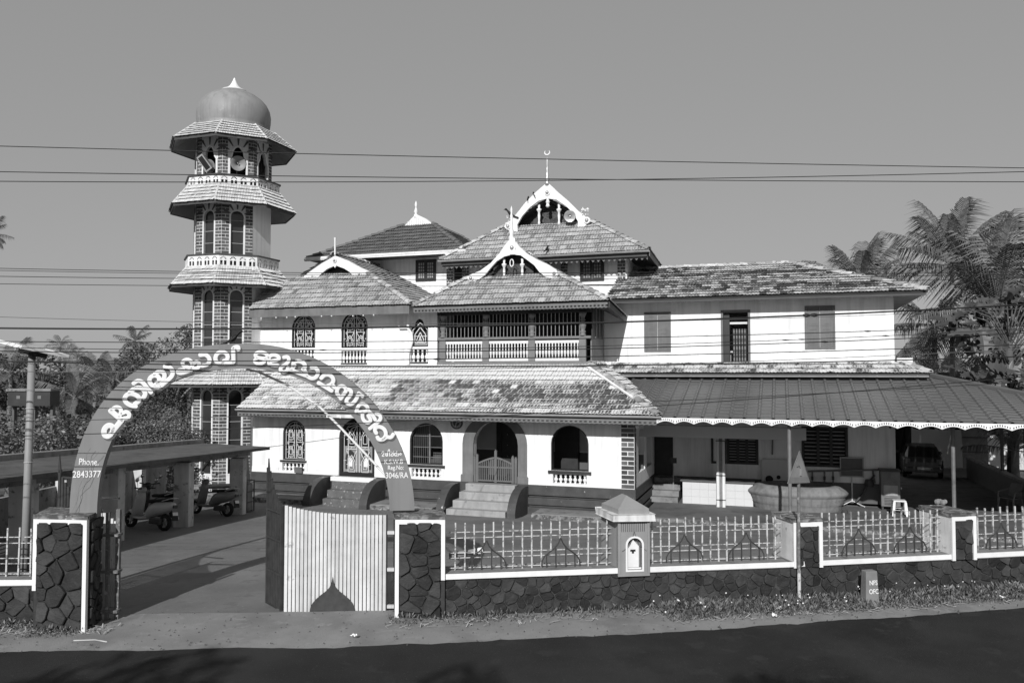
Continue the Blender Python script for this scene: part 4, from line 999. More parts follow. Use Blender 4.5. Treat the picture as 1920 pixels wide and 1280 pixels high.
def parapet(z0,z1,r):
    s=part('parapet',mn); ap=r*math.cos(R(22.5)); fw=r*math.sin(R(22.5)); H=z1-z0
    for k in range(8):
        n,t=face_frame(k); c=n*ap
        hs=[]; nb=4; w=2*fw/nb
        for i in range(nb):
            m=-fw+(i+.5)*w
            for s_ in (-.2,.2): hs.append(rect(m+s_*w-.13*w,m+s_*w+.13*w,z0+.12*H,z0+.52*H))
            for q in range(5):
                an=R(20+35*q); x,y=m+.26*w*math.cos(an),z0+.60*H+.26*w*math.sin(an)
                hs.append([(x-.03,y-.022),(x+.03,y-.022),(x+.02,y+.03),(x-.02,y+.03)])
        MB().holed(rect(-fw,fw,z0,z1),hs,lambda a,b,q:tuple(c-n*q+t*a+Vector((0,0,b))),.05).build('pierced_panel',M['white_paint'],s)
    b=MB(); ring(r*1.03,z1,r*1.03,z1+.05,b); ring(r*1.03,z1+.05,r*.93,z1+.05,b); ring(r*.93,z1,r*1.03,z1,b); b.build('coping',M['fascia_dark'],s)
parapet(9.05,9.52,1.95); parapet(12.36,12.76,1.95)
MB().lathe([(1.7,14.98),(1.40,15.02),(1.47,15.25),(1.51,15.5),(1.52,15.75),(1.47,16.0),(1.36,16.22),(1.18,16.42),(.93,16.6),(.65,16.74),(.42,16.84),(.2,16.9)],48).build('dome',M['dome'],mn,smooth=True)
MB().lathe([(.58,16.79),(.5,16.84),(.32,16.92),(.2,17.03),(.12,17.16),(.07,17.27),(.05,17.3),(.06,17.33),(.03,17.37),(.0,17.42)],24).build('dome_cap',M['white_paint'],mn,smooth=True)
def mpt(v): return mo+Vector((v[0]*UX+v[1]*WX,v[0]*UY+v[1]*WY,v[2]))
fn6,ft6=face_frame(6); 
hd=lambda k:Vector((face_frame(k)[0].x*UX+face_frame(k)[0].y*WX,face_frame(k)[0].x*UY+face_frame(k)[0].y*WY,0))
horn('loudspeaker','grey horn loudspeaker in the middle arch of the minaret top',mpt(face_frame(7)[0]*(AP_+.02)+Vector((0,0,13.35))),hd(7)+Vector((0,0,-.12)),.30,'grey_paint')
horn('loudspeaker','horn loudspeaker in the left arch of the minaret top',mpt(face_frame(6)[0]*(AP_+.02)+Vector((0,0,13.2))),hd(6)+Vector((0,0,-.12)),.28,'grey_paint')
fl=thing('floodlight','boxy floodlight tilted in front of the left loudspeaker on the minaret','floodlight',mpt(face_frame(6)[0]*(AP_+.25)+Vector((.0,0,13.3))),-TH+R(-20))
fl.rotation_euler=(R(20),R(-30),-TH)
MB().box(-.13,.13,-.1,.1,-.32,.32).build('housing',M['fascia'],fl,bevel=.02); MB().box(-.15,.15,-.13,-.1,-.34,.34).build('rim',M['gutter'],fl); MB().box(-.11,.11,-.135,-.13,-.28,.28).build('glass',M['glass'],fl)
MB().bar((0,.1,0),(0,.4,.2),.04).build('bracket',M['iron'],fl)
# ================================================================ stones
def voronoi(L,H,size,seed,asp=1.35,skip=None):
    rnd=random.Random(seed); pts=[]
    area=L*H; tries=0; rad=[]
    while tries<6000 and len(pts)<2.2*area/(size*size*asp):
        tries+=1; x,y=rnd.uniform(0,L),rnd.uniform(0,H); r=size*rnd.choice((.42,.6,.75,.9,1.05))
        if all(((x-a)/asp)**2+(y-b)**2>((r+q)*.5)**2 for (a,b),q in zip(pts,rad)): pts.append((x,y)); rad.append(r)
    out=[]
    for i,p in enumerate(pts):
        poly=[(0,0),(L,0),(L,H),(0,H)]
        for k,q in enumerate(pts):
            if k==i: continue
            dx,dy=q[0]-p[0],q[1]-p[1]
            if abs(dx)>size*4 or abs(dy)>size*4: continue
            mx,my=(p[0]+q[0])/2,(p[1]+q[1])/2
            new=[]
            for a,b in zip(poly,poly[1:]+poly[:1]):
                da=(a[0]-mx)*dx+(a[1]-my)*dy; db=(b[0]-mx)*dx+(b[1]-my)*dy
                if da<=0: new.append(a)
                if da*db<0:
                    t=da/(da-db); new.append((a[0]+(b[0]-a[0])*t,a[1]+(b[1]-a[1])*t))
            poly=new
            if len(poly)<3: break
        if len(poly)>=3: out.append(poly)
    return out
def chaikin(p,k=.13):
    o=[]
    for a,b in zip(p,p[1:]+p[:1]):
        o+=[(a[0]+(b[0]-a[0])*k,a[1]+(b[1]-a[1])*k),(a[0]+(b[0]-a[0])*(1-k),a[1]+(b[1]-a[1])*(1-k))]
    return o
def stones(par,o,ax,L,H,size,seed,nrm,joint=.007,proud=.03,m='stone',zmin=None,skip=None):
    "rubble stones on a face: o = lower left corner, ax = along the wall, nrm = outward"
    o=Vector(o); ax=Vector(ax).normalized(); nrm=Vector(nrm).normalized(); rnd=random.Random(seed+1)
    for poly in voronoi(L,H,size,seed):
        cx=sum(p[0] for p in poly)/len(poly); cy=sum(p[1] for p in poly)/len(poly)
        if skip and skip(cx,cy): continue
        R_=max(math.hypot(p[0]-cx,p[1]-cy) for p in poly)
        if R_<.05: continue
        k0=max(.3,1-joint*1.3/R_)
        P=[(cx+(x-cx)*k0,cy+(y-cy)*k0) for x,y in poly]
        P=chaikin(P); n=len(P)
        c=Vector((cx,0,cy)); d=proud*rnd.uniform(.7,1.25); tl=(rnd.uniform(-.16,.16),rnd.uniform(-.18,.18))
        lay=[]
        for kk,dd in ((1,0),(.97,.72),(.89,1.)):
            lay+=[(( x-cx)*kk,( y-cy)*kk,d*dd+( (x-cx)*tl[0]+(y-cy)*tl[1] if dd else 0)+(rnd.uniform(-.004,.004) if dd else 0)) for x,y in P]
        lay.append((0,0,d*1.0))
        vs=[ax*x+Vector((0,0,1))*y+nrm*z for x,y,z in lay]
        fs=[(a*n+i,a*n+(i+1)%n,(a+1)*n+(i+1)%n,(a+1)*n+i) for a in (0,1) for i in range(n)]+[(2*n+i,2*n+(i+1)%n,3*n) for i in range(n)]
        b=MB().add(vs,fs,rnd.random())
        b.build('stone',M[m],par,smooth=False,loc=o+ax*cx+Vector((0,0,cy)))
# ================================================================ boundary wall
GZ=1.05; CZ=1.72
bw_=thing('boundary_wall','long dark rubble stone boundary wall with white edging right of the gate','wall',(0,0,0))
bl_=thing('boundary_wall','short dark rubble stone wall with white edging left of the gate','wall',(0,0,0))
def wall_seg(par,a,b,seed,th=.42,z0=.8,size=.2):
    a=Vector(a);b=Vector(b);d=(b-a);L=d.length;d.normalize(); n=Vector((d.y,-d.x,0)); back=-n
    MB().prism([a+Vector((0,0,z0)),b+Vector((0,0,z0)),b+back*th+Vector((0,0,z0)),a+back*th+Vector((0,0,z0))],(0,0,CZ-.06-z0)).build('core',M['mortar_light'],par)
    stones(par,a+Vector((0,0,.95)),d,L,CZ-.1-.95,size,seed,n)
    MB().prism([a+n*.035+Vector((0,0,CZ-.085)),b+n*.035+Vector((0,0,CZ-.085)),b+back*(th+.02)+Vector((0,0,CZ-.085)),a+back*(th+.02)+Vector((0,0,CZ-.085))],(0,0,.085)).build('coping',M['ledge'],par,bevel=.012)
    MB().prism([a+n*.042+Vector((0,0,CZ-.08)),b+n*.042+Vector((0,0,CZ-.08)),b+n*.036+Vector((0,0,CZ-.08)),a+n*.036+Vector((0,0,CZ-.08))],(0,0,.083)).build('edge_trim',M['white_peel' if False else 'white_paint'],par)
    return a,d,n,L
A1=Vector((-1.03,12.49,0));B1=Vector((4.56,13.28,0));D1=Vector((9.0,14.1,0));E1=Vector((12.5,14.75,0))
s1_=wall_seg(bw_,A1,B1,11,size=.19); s2_=wall_seg(bw_,B1,D1,12,size=.21); s3_=wall_seg(bw_,D1,E1,13,size=.22)
L0=Vector((-12.,12.0,0)); L1=Vector((-7.0,12.17,0)); sl_=wall_seg(bl_,L0,L1,14,size=.26)
def pier(par,fl,fr,dep,z1,seed,trim=.06,size=.27,sd=(-.2,.98),z0=.9,smooth_hex=False,label=None,rightface=True,whiteside=False,zf=None,trim_low=None):
    "pier with stone front and white edging; fl, fr = front corners"
    fl=Vector((fl[0],fl[1],0)); fr=Vector((fr[0],fr[1],0)); s=Vector((sd[0],sd[1],0)).normalized()*dep
    d=(fr-fl);L=d.length;d.normalize();n=Vector((d.y,-d.x,0))
    zf=zf if zf is not None else z0
    if whiteside: z0=CZ-.07
    p=MB().prism([fl+Vector((0,0,z0)),fr+Vector((0,0,z0)),fr+s+Vector((0,0,z0)),fl+s+Vector((0,0,z0))],(0,0,z1-.05-z0)).build('pier',M['white_old' if whiteside else 'mortar'],par,bevel=.01)
    if label: p['label']=label
    if whiteside: MB().prism([fl+n*.003+Vector((0,0,zf)),fr+n*.003+Vector((0,0,zf)),fr-n*.01+Vector((0,0,zf)),fl-n*.01+Vector((0,0,zf))],(0,0,z1-.06-zf)).build('stone_backing',M['mortar'],p)
    stones(p,fl+d*trim+n*.004+Vector((0,0,zf)),d,L-2*trim,z1-.1-zf,size,seed,n,proud=.04 if not smooth_hex else .025)
    MB().prism([fl-d*.012+n*.03+Vector((0,0,z1-.055)),fr+d*.012+n*.03+Vector((0,0,z1-.055)),fr+d*.012+s*1.02+Vector((0,0,z1-.055)),fl-d*.012+s*1.02+Vector((0,0,z1-.055))],(0,0,.055)).build('pier_cap',M['kerb_edge'],p,bevel=.012)
    for q,sg in ((fl,1),(fr,-1)):
        zl=trim_low[0 if sg==1 else 1] if trim_low else zf
        MB().prism([q+n*.034+Vector((0,0,zl)),q+d*sg*trim+n*.034+Vector((0,0,zl)),q+d*sg*trim-n*.02+Vector((0,0,zl)),q-n*.02+Vector((0,0,zl))],(0,0,z1-.057-zl)).build('edge_trim',M['white_paint'],p)
    MB().prism([fl+d*trim+n*.034+Vector((0,0,z1-.13)),fr-d*trim+n*.034+Vector((0,0,z1-.13)),fr-d*trim-n*.02+Vector((0,0,z1-.13)),fl+d*trim-n*.02+Vector((0,0,z1-.13))],(0,0,.073)).build('edge_trim',M['white_paint'],p)
    if rightface:
        sn=s.normalized(); stones(p,fr+sn*.05+Vector((0,0,zf)),sn,dep-.08,z1-.1-zf,size*.8,seed+3,Vector((sn.y,-sn.x,0)),proud=.04)
    return p
pier(bl_,(-7.02,11.86),(-6.18,11.76),.62,2.74,21,label='left gate pier of dark stone',trim_low=(1.64,.95))
pier(bw_,(-1.80,12.46),(-1.03,12.44),.55,2.62,22,label='right gate pier of dark stone',rightface=False,trim_low=(.95,1.64))
pier(bw_,(4.62,13.27),(5.12,13.33),.62,2.42,23,zf=1.62,smooth_hex=True,size=.19,label='dark panelled pier just right of the triangular sign',rightface=False,whiteside=True)
pier(bw_,(7.50,13.78),(7.96,13.86),.75,2.42,24,zf=1.62,smooth_hex=True,size=.22,label='dark panelled pier at the right with rubbish on top',rightface=False,whiteside=True)
# ------------------------------------------------------------ railing panels
def railing(name,label,a,b,nb,z0=CZ,h=.73,orn=(),m='white_peel'):
    a=Vector(a);b=Vector(b);d=b-a;L=d.length;dn=d.normalized()
    t=thing(name,label,'railing',(a.x,a.y,z0),math.atan2(dn.y,dn.x),'iron railing panels along the boundary wall')
    me=MB().box(-.011,.011,-.011,.011,-.02,h).mesh('bar',M[m])
    rnd=random.Random(nb)
    for i in range(nb):
        x=L*(i+.5)/nb; h0=0
        for u in orn:
            e=abs(x-u*L)
            if e<.3: h0=.46*(1-e/.3)**.6
        mm_=me if not h0 else MB().box(-.011,.011,-.011,.011,h0,h).mesh('bar',M[m])
        inst('bar',mm_,t,(x,0,0),(rnd.uniform(-.01,.01),rnd.uniform(-.012,.012),0),(1,1,1+rnd.uniform(-.02,.02)))
    for z in (.035,.19,.27,.50,.59):
        MB().bar((-.02,.018,z),(L+.05,.018,z),.012,.012 if z>.1 else .014).build('rail',M[m],t)
    for u in orn:
        for s in (-1,1):
            pts=[(u*L+s*x,-.02,z) for x,z in ((.31,.02),(.305,.10),(.26,.18),(.18,.24),(.1,.30),(.04,.37),(.0,.46))]
            MB().tube(pts,.012,5).build('ogee_ornament',M['iron'],t)
        for x in (-.23,-.08,.08,.23): MB().bar((u*L+x,-.02,.0),(u*L+x,-.02,.19 if abs(x)>.1 else .31),.018).build('ornament_bar',M['iron'],t)
    return t
def onwall(P,Q,t,back=.18):
    d=(Q-P).normalized(); n=Vector((d.y,-d.x,0)); return P+(Q-P)*t-n*back
railing('iron_railing','flaking white railing between the right gate pier and the donation box pillar',onwall(A1,B1,.015),onwall(A1,B1,.475),17,orn=(.22,.68))
railing('iron_railing','flaking white railing between the donation box pillar and the triangular sign',onwall(A1,B1,.585),onwall(A1,B1,.985),16,orn=(.27,.74))
railing('iron_railing','flaking white railing between the two dark panelled piers',onwall(B1,D1,.14),onwall(B1,D1,.655),17,orn=(.32,.74))
railing('iron_railing','flaking white railing at the right edge of the picture',onwall(B1,D1,.80),onwall(D1,E1,.35),14,orn=(.25,.7))
railing('iron_railing','flaking white railing left of the left gate pier',onwall(L0,L1,.55),onwall(L0,L1,.985),12,orn=())
# ------------------------------------------------------------ donation box pillar
dd_=(B1-A1).normalized(); nn_=Vector((dd_.y,-dd_.x,0))
dpc=A1+dd_*2.98
dp=thing('donation_pillar','grey pillar with hipped top and a white arched box niche on the wall','pillar',(dpc.x,dpc.y,1.60),math.atan2(dd_.y,dd_.x))
wf=.25
niche=arch_loop(-.105,.135,.10,.60,10)
MB().holed(rect(-wf,wf,.0,.88),[niche],lambda a,b,t:(a,-.09+t,b),.12).build('front_panel',M['grey_paint'],dp)
MB().prism([(-wf,.03,0),(wf,.03,0),(wf-.08,.52,0),(-wf-.12,.52,0)],(0,0,.88)).build('shaft',M['grey_paint'],dp)
MB().box(-wf-.01,wf+.01,-.1,-.091,.0,.045).box(-wf-.01,-wf+.03,-.105,-.091,.045,.88).box(wf-.03,wf+.01,-.105,-.091,.045,.88).build('raised_border',M['grey_paint'],dp)
MB().holed(shrink(niche,-.028),[niche],lambda a,b,t:(a,-.105+t,b),.03).build('niche_trim',M['white_paint'],dp)
bx_=MB().prism([(-.085,-.05,.13),(.095,-.05,.13),(.095,-.05,.46),(.005,-.05,.56),(-.085,-.05,.46)],(0,.06,0)).build('collection_box',M['box_white'],dp); MB().box(-.045,.04,-.056,-.049,.38,.41).build('slot',M['black'],bx_); MB().box(-.02,.015,-.058,-.049,.35,.38).build('lock',M['iron'],bx_)
for k in range(13): MB().box(-.2+k*.031,-.2+k*.031+.008,-.096,-.089,.70,.84).build('flute',M['fascia_dark'],dp)
for s in (-1,1): MB().tube([(s*x+.01,-.093,z) for x,z in ((.0,.70),(.03,.6),(.08,.5),(.14,.43),(.2,.39))],.005,4).build('ogee_line',M['fascia_dark'],dp)
cp=MB().prism([(-wf-.1,-.17,.88),(wf+.08,-.17,.88),(wf+.02,.58,.88),(-wf-.2,.58,.88)],(0,0,.10)).build('capping',M['white_old'],dp,bevel=.012)
q=[(-wf-.0,-.1,.98),(wf+.0,-.1,.98),(wf-.06,.5,.98),(-wf-.12,.5,.98)]; q2_=[(x,y,1.06) for x,y,z in q]
MB().add(q+q2_+[(-.05,.14,1.24),(-.07,.32,1.24)],[(0,1,5,4),(1,2,6,5),(2,3,7,6),(3,0,4,7),(4,5,8),(5,6,9,8),(6,7,9),(7,4,8,9)]).build('hipped_top',M['grey_paint'],dp)
# ================================================================ gate leaves
def gate_leaf(name,label,o,ang,W_,htop,m,nsl,arch=True,back='iron',mir=1):
    "o = hinge foot, ang = heading of the leaf; htop(t)->height"
    t=thing(name,label,'gate',o,ang)
    sw=W_/nsl
    for k in range(nsl):
        x=(k+.5)*sw; h=htop(x/W_); zb=.03
        MB().box(x-sw*.38,x+sw*.38,-.02,.004,zb,h).build('slat',M[m],t)
    fr=MB()
    for z in (.05,.62,1.15,htop(.0)-.12): fr.bar((0,.02,z),(W_,.02,z),.035,.03)
    fr.bar((.01,.02,0),(.01,.02,htop(0)),.04); fr.bar((W_-.01,.02,0),(W_-.01,.02,htop(1)),.04); fr.build('frame',M[back],t)
    if arch:
        half=((1,0),(1.0,.10),(.97,.2),(.88,.31),(.72,.42),(.5,.53),(.3,.62),(.14,.72),(.05,.84),(0,1.))
        pts=[(W_*.52-e*.36,-.034,.02+.60*z) for e,z in half]+[(W_*.52+e*.36,-.034,.02+.60*z) for e,z in reversed(half[:-1])]
        MB().prism(pts,(0,.006,0)).build('ogee_plate',M['iron'],t)
    return t
hp=at(727,1139,12.78); 
go=Vector((-1.99,12.80,.985))
gl=gate_leaf('gate_leaf','white slatted gate leaf with a dark ogee plate hinged on the right pier',(go.x,go.y,go.z),R(180)-.01,1.62,lambda t:1.58+.16*t**3,'gate_white',26)
# the slats face the street: the leaf runs to the left, so its local -y must look to the camera
gl.rotation_euler=(0,0,R(180)+.0); gl.scale=(1,-1,1)
for z in (.14,.72,1.30): MB().box(-.2,-.0,.0,.05,z-.025,z+.025).build('hinge',M['white_old'],gl)
MB().tube([(1.57,.03,-.06),(1.57,.03,.1)],.014,6).build('drop_bolt',M['steel'],gl)
g2=gate_leaf('gate_leaf','dark back of the folded outer gate leaf rising to a spike',(-3.64,12.83,.985),R(180-52),.62,lambda t:1.72+.1*t+.45*t**2.2,'iron',9,arch=False)
MB().prism([(.02,-.03,.2)]+[(.02+.6*math.sin(math.pi*k/10*.5)*1.0,-.03,.2+1.1*k/10) for k in range(11)],(0,.008,0)).build('curved_plate',M['fascia_dark'],g2)
MB().prism([(.56,0,2.2),(.64,0,2.2),(.61,0,2.42)],(0,.02,0)).build('spike',M['iron'],g2)
ball(MB(),(.6,0,-.03),.05).build('wheel',M['rubber'],g2)
g3=gate_leaf('gate_leaf','dark spiked gate leaf folded back behind the left pier',(-7.55,13.4,.95),R(180+100),.62,lambda t:1.75+.5*(1-t)**1.5,'iron',9,arch=False)
g3.rotation_euler=(0,0,R(-22)); MB().prism([(-.03,0,2.2),(.05,0,2.2),(.0,0,2.5)],(0,.02,0)).build('spike',M['iron'],g3)
g4=gate_leaf('gate_leaf','pale slatted gate leaf with a sagging top behind the left arch foot',(-6.98,13.15,.95),R(-8),.6,lambda t:1.95-.5*t**.7,'gate_white',9,arch=False)
# hinge post on the left pier
gp=thing('gate_post','rusty iron gate post strapped to the left gate pier','post',(-6.16,12.3,.95)); MB().bar((0,0,0),(0,0,1.75),.05).bar((.12,.08,.12),(.12,.08,1.78),.06).build('post',M['rust'],gp)
for z in (.25,.85,1.4): MB().box(-.08,.17,-.03,.12,z-.02,z+.02).build('strap',M['rust'],gp)
# ================================================================ name arch
LA=at(130,963,11.98); RA=at(777,963,12.68); 
base=Vector((LA.x,LA.y,0)); ad=Vector((RA.x-LA.x,RA.y-LA.y,0)); AL=ad.length; ad.normalize(); an_=Vector((ad.y,-ad.x,0))
AZ0=2.66
ga_=thing('name_arch','grey semicircular name arch with bold white lettering over the gateway','arch',(base.x,base.y,AZ0),math.atan2(ad.y,ad.x))
RO=AL/2; RI=RO-.385; HK=(5.27-AZ0)/RO
NN=48
def arc(r):
    H_=5.27-AZ0-(0 if r==RO else .385); out=[]
    for k in range(NN+1):
        a=math.pi*k/NN; c_=math.cos(a); e=2/(2.42 if c_>0 else 1.93)      # the left half is a little squarer
        out.append((RO-math.copysign(abs(c_)**e,c_)*r,abs(math.sin(a))**e*H_))
    return out
o_=arc(RO);i_=arc(RI)
b=MB(); T=.16
vs=[(x,0,z) for x,z in o_]+[(x,0,z) for x,z in i_]+[(x,T,z) for x,z in o_]+[(x,T,z) for x,z in i_]
n=NN+1
fs=[]
for k in range(NN): fs+=[(k,n+k,n+k+1,k+1),(2*n+k,2*n+k+1,3*n+k+1,3*n+k),(k,k+1,2*n+k+1,2*n+k),(n+k+1,n+k,3*n+k,3*n+k+1)]
fs+=[(0,2*n,3*n,n),(NN,n+NN,3*n+NN,2*n+NN)]
b.add(vs,fs).build('arch_band',M['arch_paint'],ga_)
def onarch(px,py):
    "pixel of the lettering to the face of the arch, in its own axes"
    d=ray(px,py); den=d.x*an_.x+d.y*an_.y; t=(base.x*an_.x+base.y*an_.y)/den
    X,Y,Z=d.x*t,d.y*t,ZC+d.z*t
    return ((X-base.x)*ad.x+(Y-base.y)*ad.y, Z-AZ0)
def smooth2(p,n=2):
    for _ in range(n):
        o=[p[0]]
        for a,b in zip(p,p[1:]): o+=[(a[0]*.75+b[0]*.25,a[1]*.75+b[1]*.25),(a[0]*.25+b[0]*.75,a[1]*.25+b[1]*.75)]
        o.append(p[-1]); p=o
    return p
def stroke(b,pts,w,y0,h):
    "flat brush stroke on the arch face, with round ends and a low crown"
    p=[Vector((a,0,c)) for a,c in pts]
    d0=(p[0]-p[1]).normalized();d1=(p[-1]-p[-2]).normalized()
    seq=[(p[0]+d0*w*.42,.45),(p[0]+d0*w*.3,.8)]+[(q,1.) for q in p]+[(p[-1]+d1*w*.3,.8),(p[-1]+d1*w*.42,.45)]
    vs=[]
    for i,(q,k) in enumerate(seq):
        t=(seq[min(i+1,len(seq)-1)][0]-seq[max(i-1,0)][0]).normalized(); s=Vector((-t.z,0,t.x))
        for a,hh in ((-1,0),(-1,.7),(-.55,1),(.55,1),(1,.7),(1,0)): vs.append(q+s*(a*w/2*k)+Vector((0,y0-h*hh,0)))
    fs=[]
    for i in range(len(seq)-1):
        for k in range(5): fs.append((i*6+k,(i+1)*6+k,(i+1)*6+k+1,i*6+k+1))
    m=len(seq)-1; fs+=[tuple(range(6)),tuple(m*6+k for k in range(5,-1,-1))]
    b.add(vs,fs)
S1=6.736
GL=[ # (origin x, letters as lists of strokes traced over the sign)
 (180,[[(190,1168),(150,1200),(108,1180),(102,1115),(140,1062),(195,1055),(225,1095),(212,1140)],[(212,1130),(325,995)],[(325,990),(190,872)]],62),
 (180,[[(205,862),(250,822),(312,838),(325,890),(300,935)],[(335,905),(385,882),(428,912),(415,962),(355,968)]],46),
 (180,[[(505,822),(420,800),(365,750),(370,690),(420,655),(490,665),(548,700),(548,755),(495,785)],[(430,640),(485,590),(560,578),(615,620),(628,668),(602,708)]],52),
 (180,[[(478,530),(530,490),(590,508),(640,575),(698,642)]],48),
 (180,[[(800,572),(730,570),(680,520),(678,460),(738,422),(800,445),(805,510),(755,545)],[(745,415),(800,372),(862,390),(872,450),(832,505),(780,520)],[(872,315),(940,325),(978,380),(962,440),(900,495),(830,555)]],50),
 (180,[[(1110,352),(1040,360),(1030,395),(1085,405),(1205,362)],[(1195,335),(1110,312),(1088,262),(1140,222),(1200,238),(1224,300),(1205,355)],[(1230,290),(1270,248),(1312,280),(1302,330),(1240,345)]],44),
 (180,[[(1318,172),(1390,162),(1446,222),(1420,290),(1345,308)]],48),
 (180,[[(1600,265),(1530,270),(1503,212),(1538,140),(1620,128),(1672,180),(1655,238),(1618,245)],[(1605,272),(1738,258)],[(1738,258),(1735,88)],[(1740,82),(1762,70),(1802,68),(1800,102)]],48),
 (460,[[(285,205),(240,218),(130,200),(130,150),(190,130),(262,150),(285,185)],[(140,218),(115,250),(150,280),(230,272),(252,232)],[(300,245),(300,190),(350,165),(422,185),(432,230),(330,245),(292,268),(320,298),(412,302)]],44),
 (460,[[(488,200),(540,190),(556,240),(520,285),(455,320),(440,360),(480,392),(532,370),(540,332)]],44),
 (460,[[(608,300),(608,260),(670,243),(742,270),(762,320),(730,352)],[(580,362),(772,432)],[(588,352),(622,300)],[(738,350),(772,402)]],48),
 (460,[[(838,330),(890,330),(926,380),(902,450),(840,472),(788,442)]],46),
 (460,[[(960,462),(1000,420),(1070,418),(1122,480),(1092,540),(1040,560)],[(925,522),(1092,622)],[(1100,550),(1132,582)]],48),
 (460,[[(1190,695),(1148,640),(1180,568),(1240,558),(1282,610),(1240,672),(1205,722)],[(1292,602),(1342,620),(1332,680),(1270,740),(1290,790),(1350,792),(1402,730),(1432,660)],[(1430,652),(1482,690)]],46),
 (460,[[(1402,882),(1430,802),(1490,780),(1552,830),(1540,882),(1440,890)],[(1480,902),(1480,980),(1540,1032),(1592,1000),(1552,932)],[(1560,880),(1610,930),(1640,985)]],44),
 (460,[[(1652,908),(1705,932),(1712,990),(1572,1098)]],44),
 (460,[[(1655,1155),(1632,1120),(1650,1080),(1705,1072),(1765,1112),(1780,1180),(1742,1235),(1688,1240),(1668,1205)],[(1740,1235),(1790,1200),(1840,1215),(1868,1170)]],46),
]
for ox,strokes,w in GL:
    b=MB(); sh=MB()
    for st in strokes:
        P_=smooth2([onarch(ox+x/S1,640+y/S1) for x,y in st])
        stroke(b,P_,w/S1*.0083*1.04,-.008,.007)
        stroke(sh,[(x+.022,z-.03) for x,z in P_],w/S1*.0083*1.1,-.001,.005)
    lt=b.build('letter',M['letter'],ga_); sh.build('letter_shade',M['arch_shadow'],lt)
b=MB()
SM=[[(300,500),(320,462),(352,470),(352,520),(297,575),(352,575)],[(405,570),(375,530),(402,500),(432,530),(420,570)],[(440,570),(440,480),(470,405),(492,430),(486,570)],[(510,480),(550,470),(556,520),(520,540),(515,570),(586,570),(586,460)],[(612,560),(600,520),(640,490),(662,540),(622,570)],[(660,455),(650,570)],[(680,520),(712,512),(702,570),(660,560)],[(750,500),(775,525),(750,552),(725,525),(745,502)]]
for st in SM: stroke(b,smooth2([onarch(692.5+x/12.8,810+y/12.8) for x,y in st]),.0135,-.001,.006)
b.build('small_lettering',M['letter'],ga_)
def text(par,body,M4,size,m='letter',ext=.003,xs=1.,name='lettering'):
    cu=bpy.data.curves.new('t','FONT'); cu.body=body; cu.size=size; cu.extrude=ext; cu.align_x='CENTER'; cu.align_y='CENTER'; cu.offset=size*.012
    ob=bpy.data.objects.new('t',cu); C.objects.link(ob); bpy.context.view_layer.update()
    me=bpy.data.meshes.new_from_object(ob.evaluated_get(bpy.context.evaluated_depsgraph_get()))
    bpy.data.objects.remove(ob); me.materials.clear(); me.materials.append(M[m])
    o=bpy.data.objects.new(name,me); C.objects.link(o); o.parent=par; o.matrix_local=M4@Matrix.Diagonal((xs,1,1,1)); return o
def atext(body,px,py,hpx,xs,rot=0):
    x,z=onarch(px,py); text(ga_,body,frame((1,0,0),(0,0,1),(0,-1,0),(x,-.006,z))@Matrix.Rotation(R(rot),4,'Z'),hpx*.0083*1.4,xs=xs)
atext('Phone.',167,866,11.5,.78,-3); atext('2843377',163,889,12,.82); atext('K.S.W.B',738,865.5,8.5,.88); atext('Reg.No:',742,876.5,8.3,.8); atext('3046/RA',744,891,11,.78)
# white conduit hanging inside the arch
cd=thing('conduit','thin white conduit curving inside the right half of the name arch','conduit',(0,0,0))
pts=[at(px,py,12.75) for px,py in ((462,692),(485,697),(540,722),(600,763),(640,803),(680,845),(715,882),(745,915))]
MB().tube(pts,.019,6).build('pipe',M['plastic_white'],cd)
# creeper on the left leg
cr=thing('dry_creeper','dry leafless creeper climbing the left leg of the name arch','creeper',(0,0,0)); b=MB(); rnd=random.Random(5)
for seed in range(2):
    pts=[]; x,y=128+seed*5,975
    for k in range(14): pts.append(at(x,y,11.93)); x+=rnd.uniform(-2,9); y-=rnd.uniform(6,14)
    b.tube(pts,.0025,4)
b.build('stem',M['trunk'],cr)
# ================================================================ road sign, marker stone, pipe by the railing
sg=thing('road_sign','faded triangular bend warning sign on a thin rusty post','sign',(4.66,13.12,1.0),0)
MB().tube([(0,0,0),(0,0,.9),(.02,0,2.45)],.026,8).build('post',M['rust'],sg)
MB().tube([(0,-.003,.0),(0,-.003,.62)],.028,8).build('painted_foot',M['white_peel'],sg)
pl_=part('plate',sg); pl_.location=(.0,-.05,2.03); pl_.rotation_euler=(0,R(3),R(34))
tri=[(-.29,0,0),(.29,0,0),(0,0,.52)]
MB().prism(tri,(0,.008,0)).build('face',M['marker'],pl_); k=.82
MB().holed([(a,c) for a,_,c in tri],[[(a*.78,.17*.22*2.6+(c)*.78-.0) for a,_,c in tri]],lambda a,b,t:(a,-.006+t,b),.005).build('border',M['fascia'],pl_)
MB().tube([(.03,-.008,.12),(.03,-.008,.24),(-.02,-.008,.30),(-.08,-.008,.29)],[.02,.02,.02,.03],4).build('bend_arrow',M['ledge'],pl_)
ms=thing('marker_stone','small grey cable marker stone with white letters in the weeds','marker',(5.82,13.15,1.0),R(8))
MB().add([(-.14,-.1,0),(.14,-.1,0),(.14,.12,0),(-.14,.12,0),(-.115,-.07,.66),(.115,-.07,.66),(.115,.09,.66),(-.115,.09,.66)],[(0,1,5,4),(1,2,6,5),(2,3,7,6),(3,0,4,7),(4,5,6,7)]).build('block',M['marker'],ms,bevel=.012)
text(ms,'NFS',frame((1,0,0),(0,.045,1),(0,-1,.045),(.02,-.088,.46)),.115,'letter',.002,.85); text(ms,'OFC',frame((1,0,0),(0,.045,1),(0,-1,.045),(.02,-.098,.31)),.115,'letter',.002,.85)
ms.scale=(.85,.85,.92)
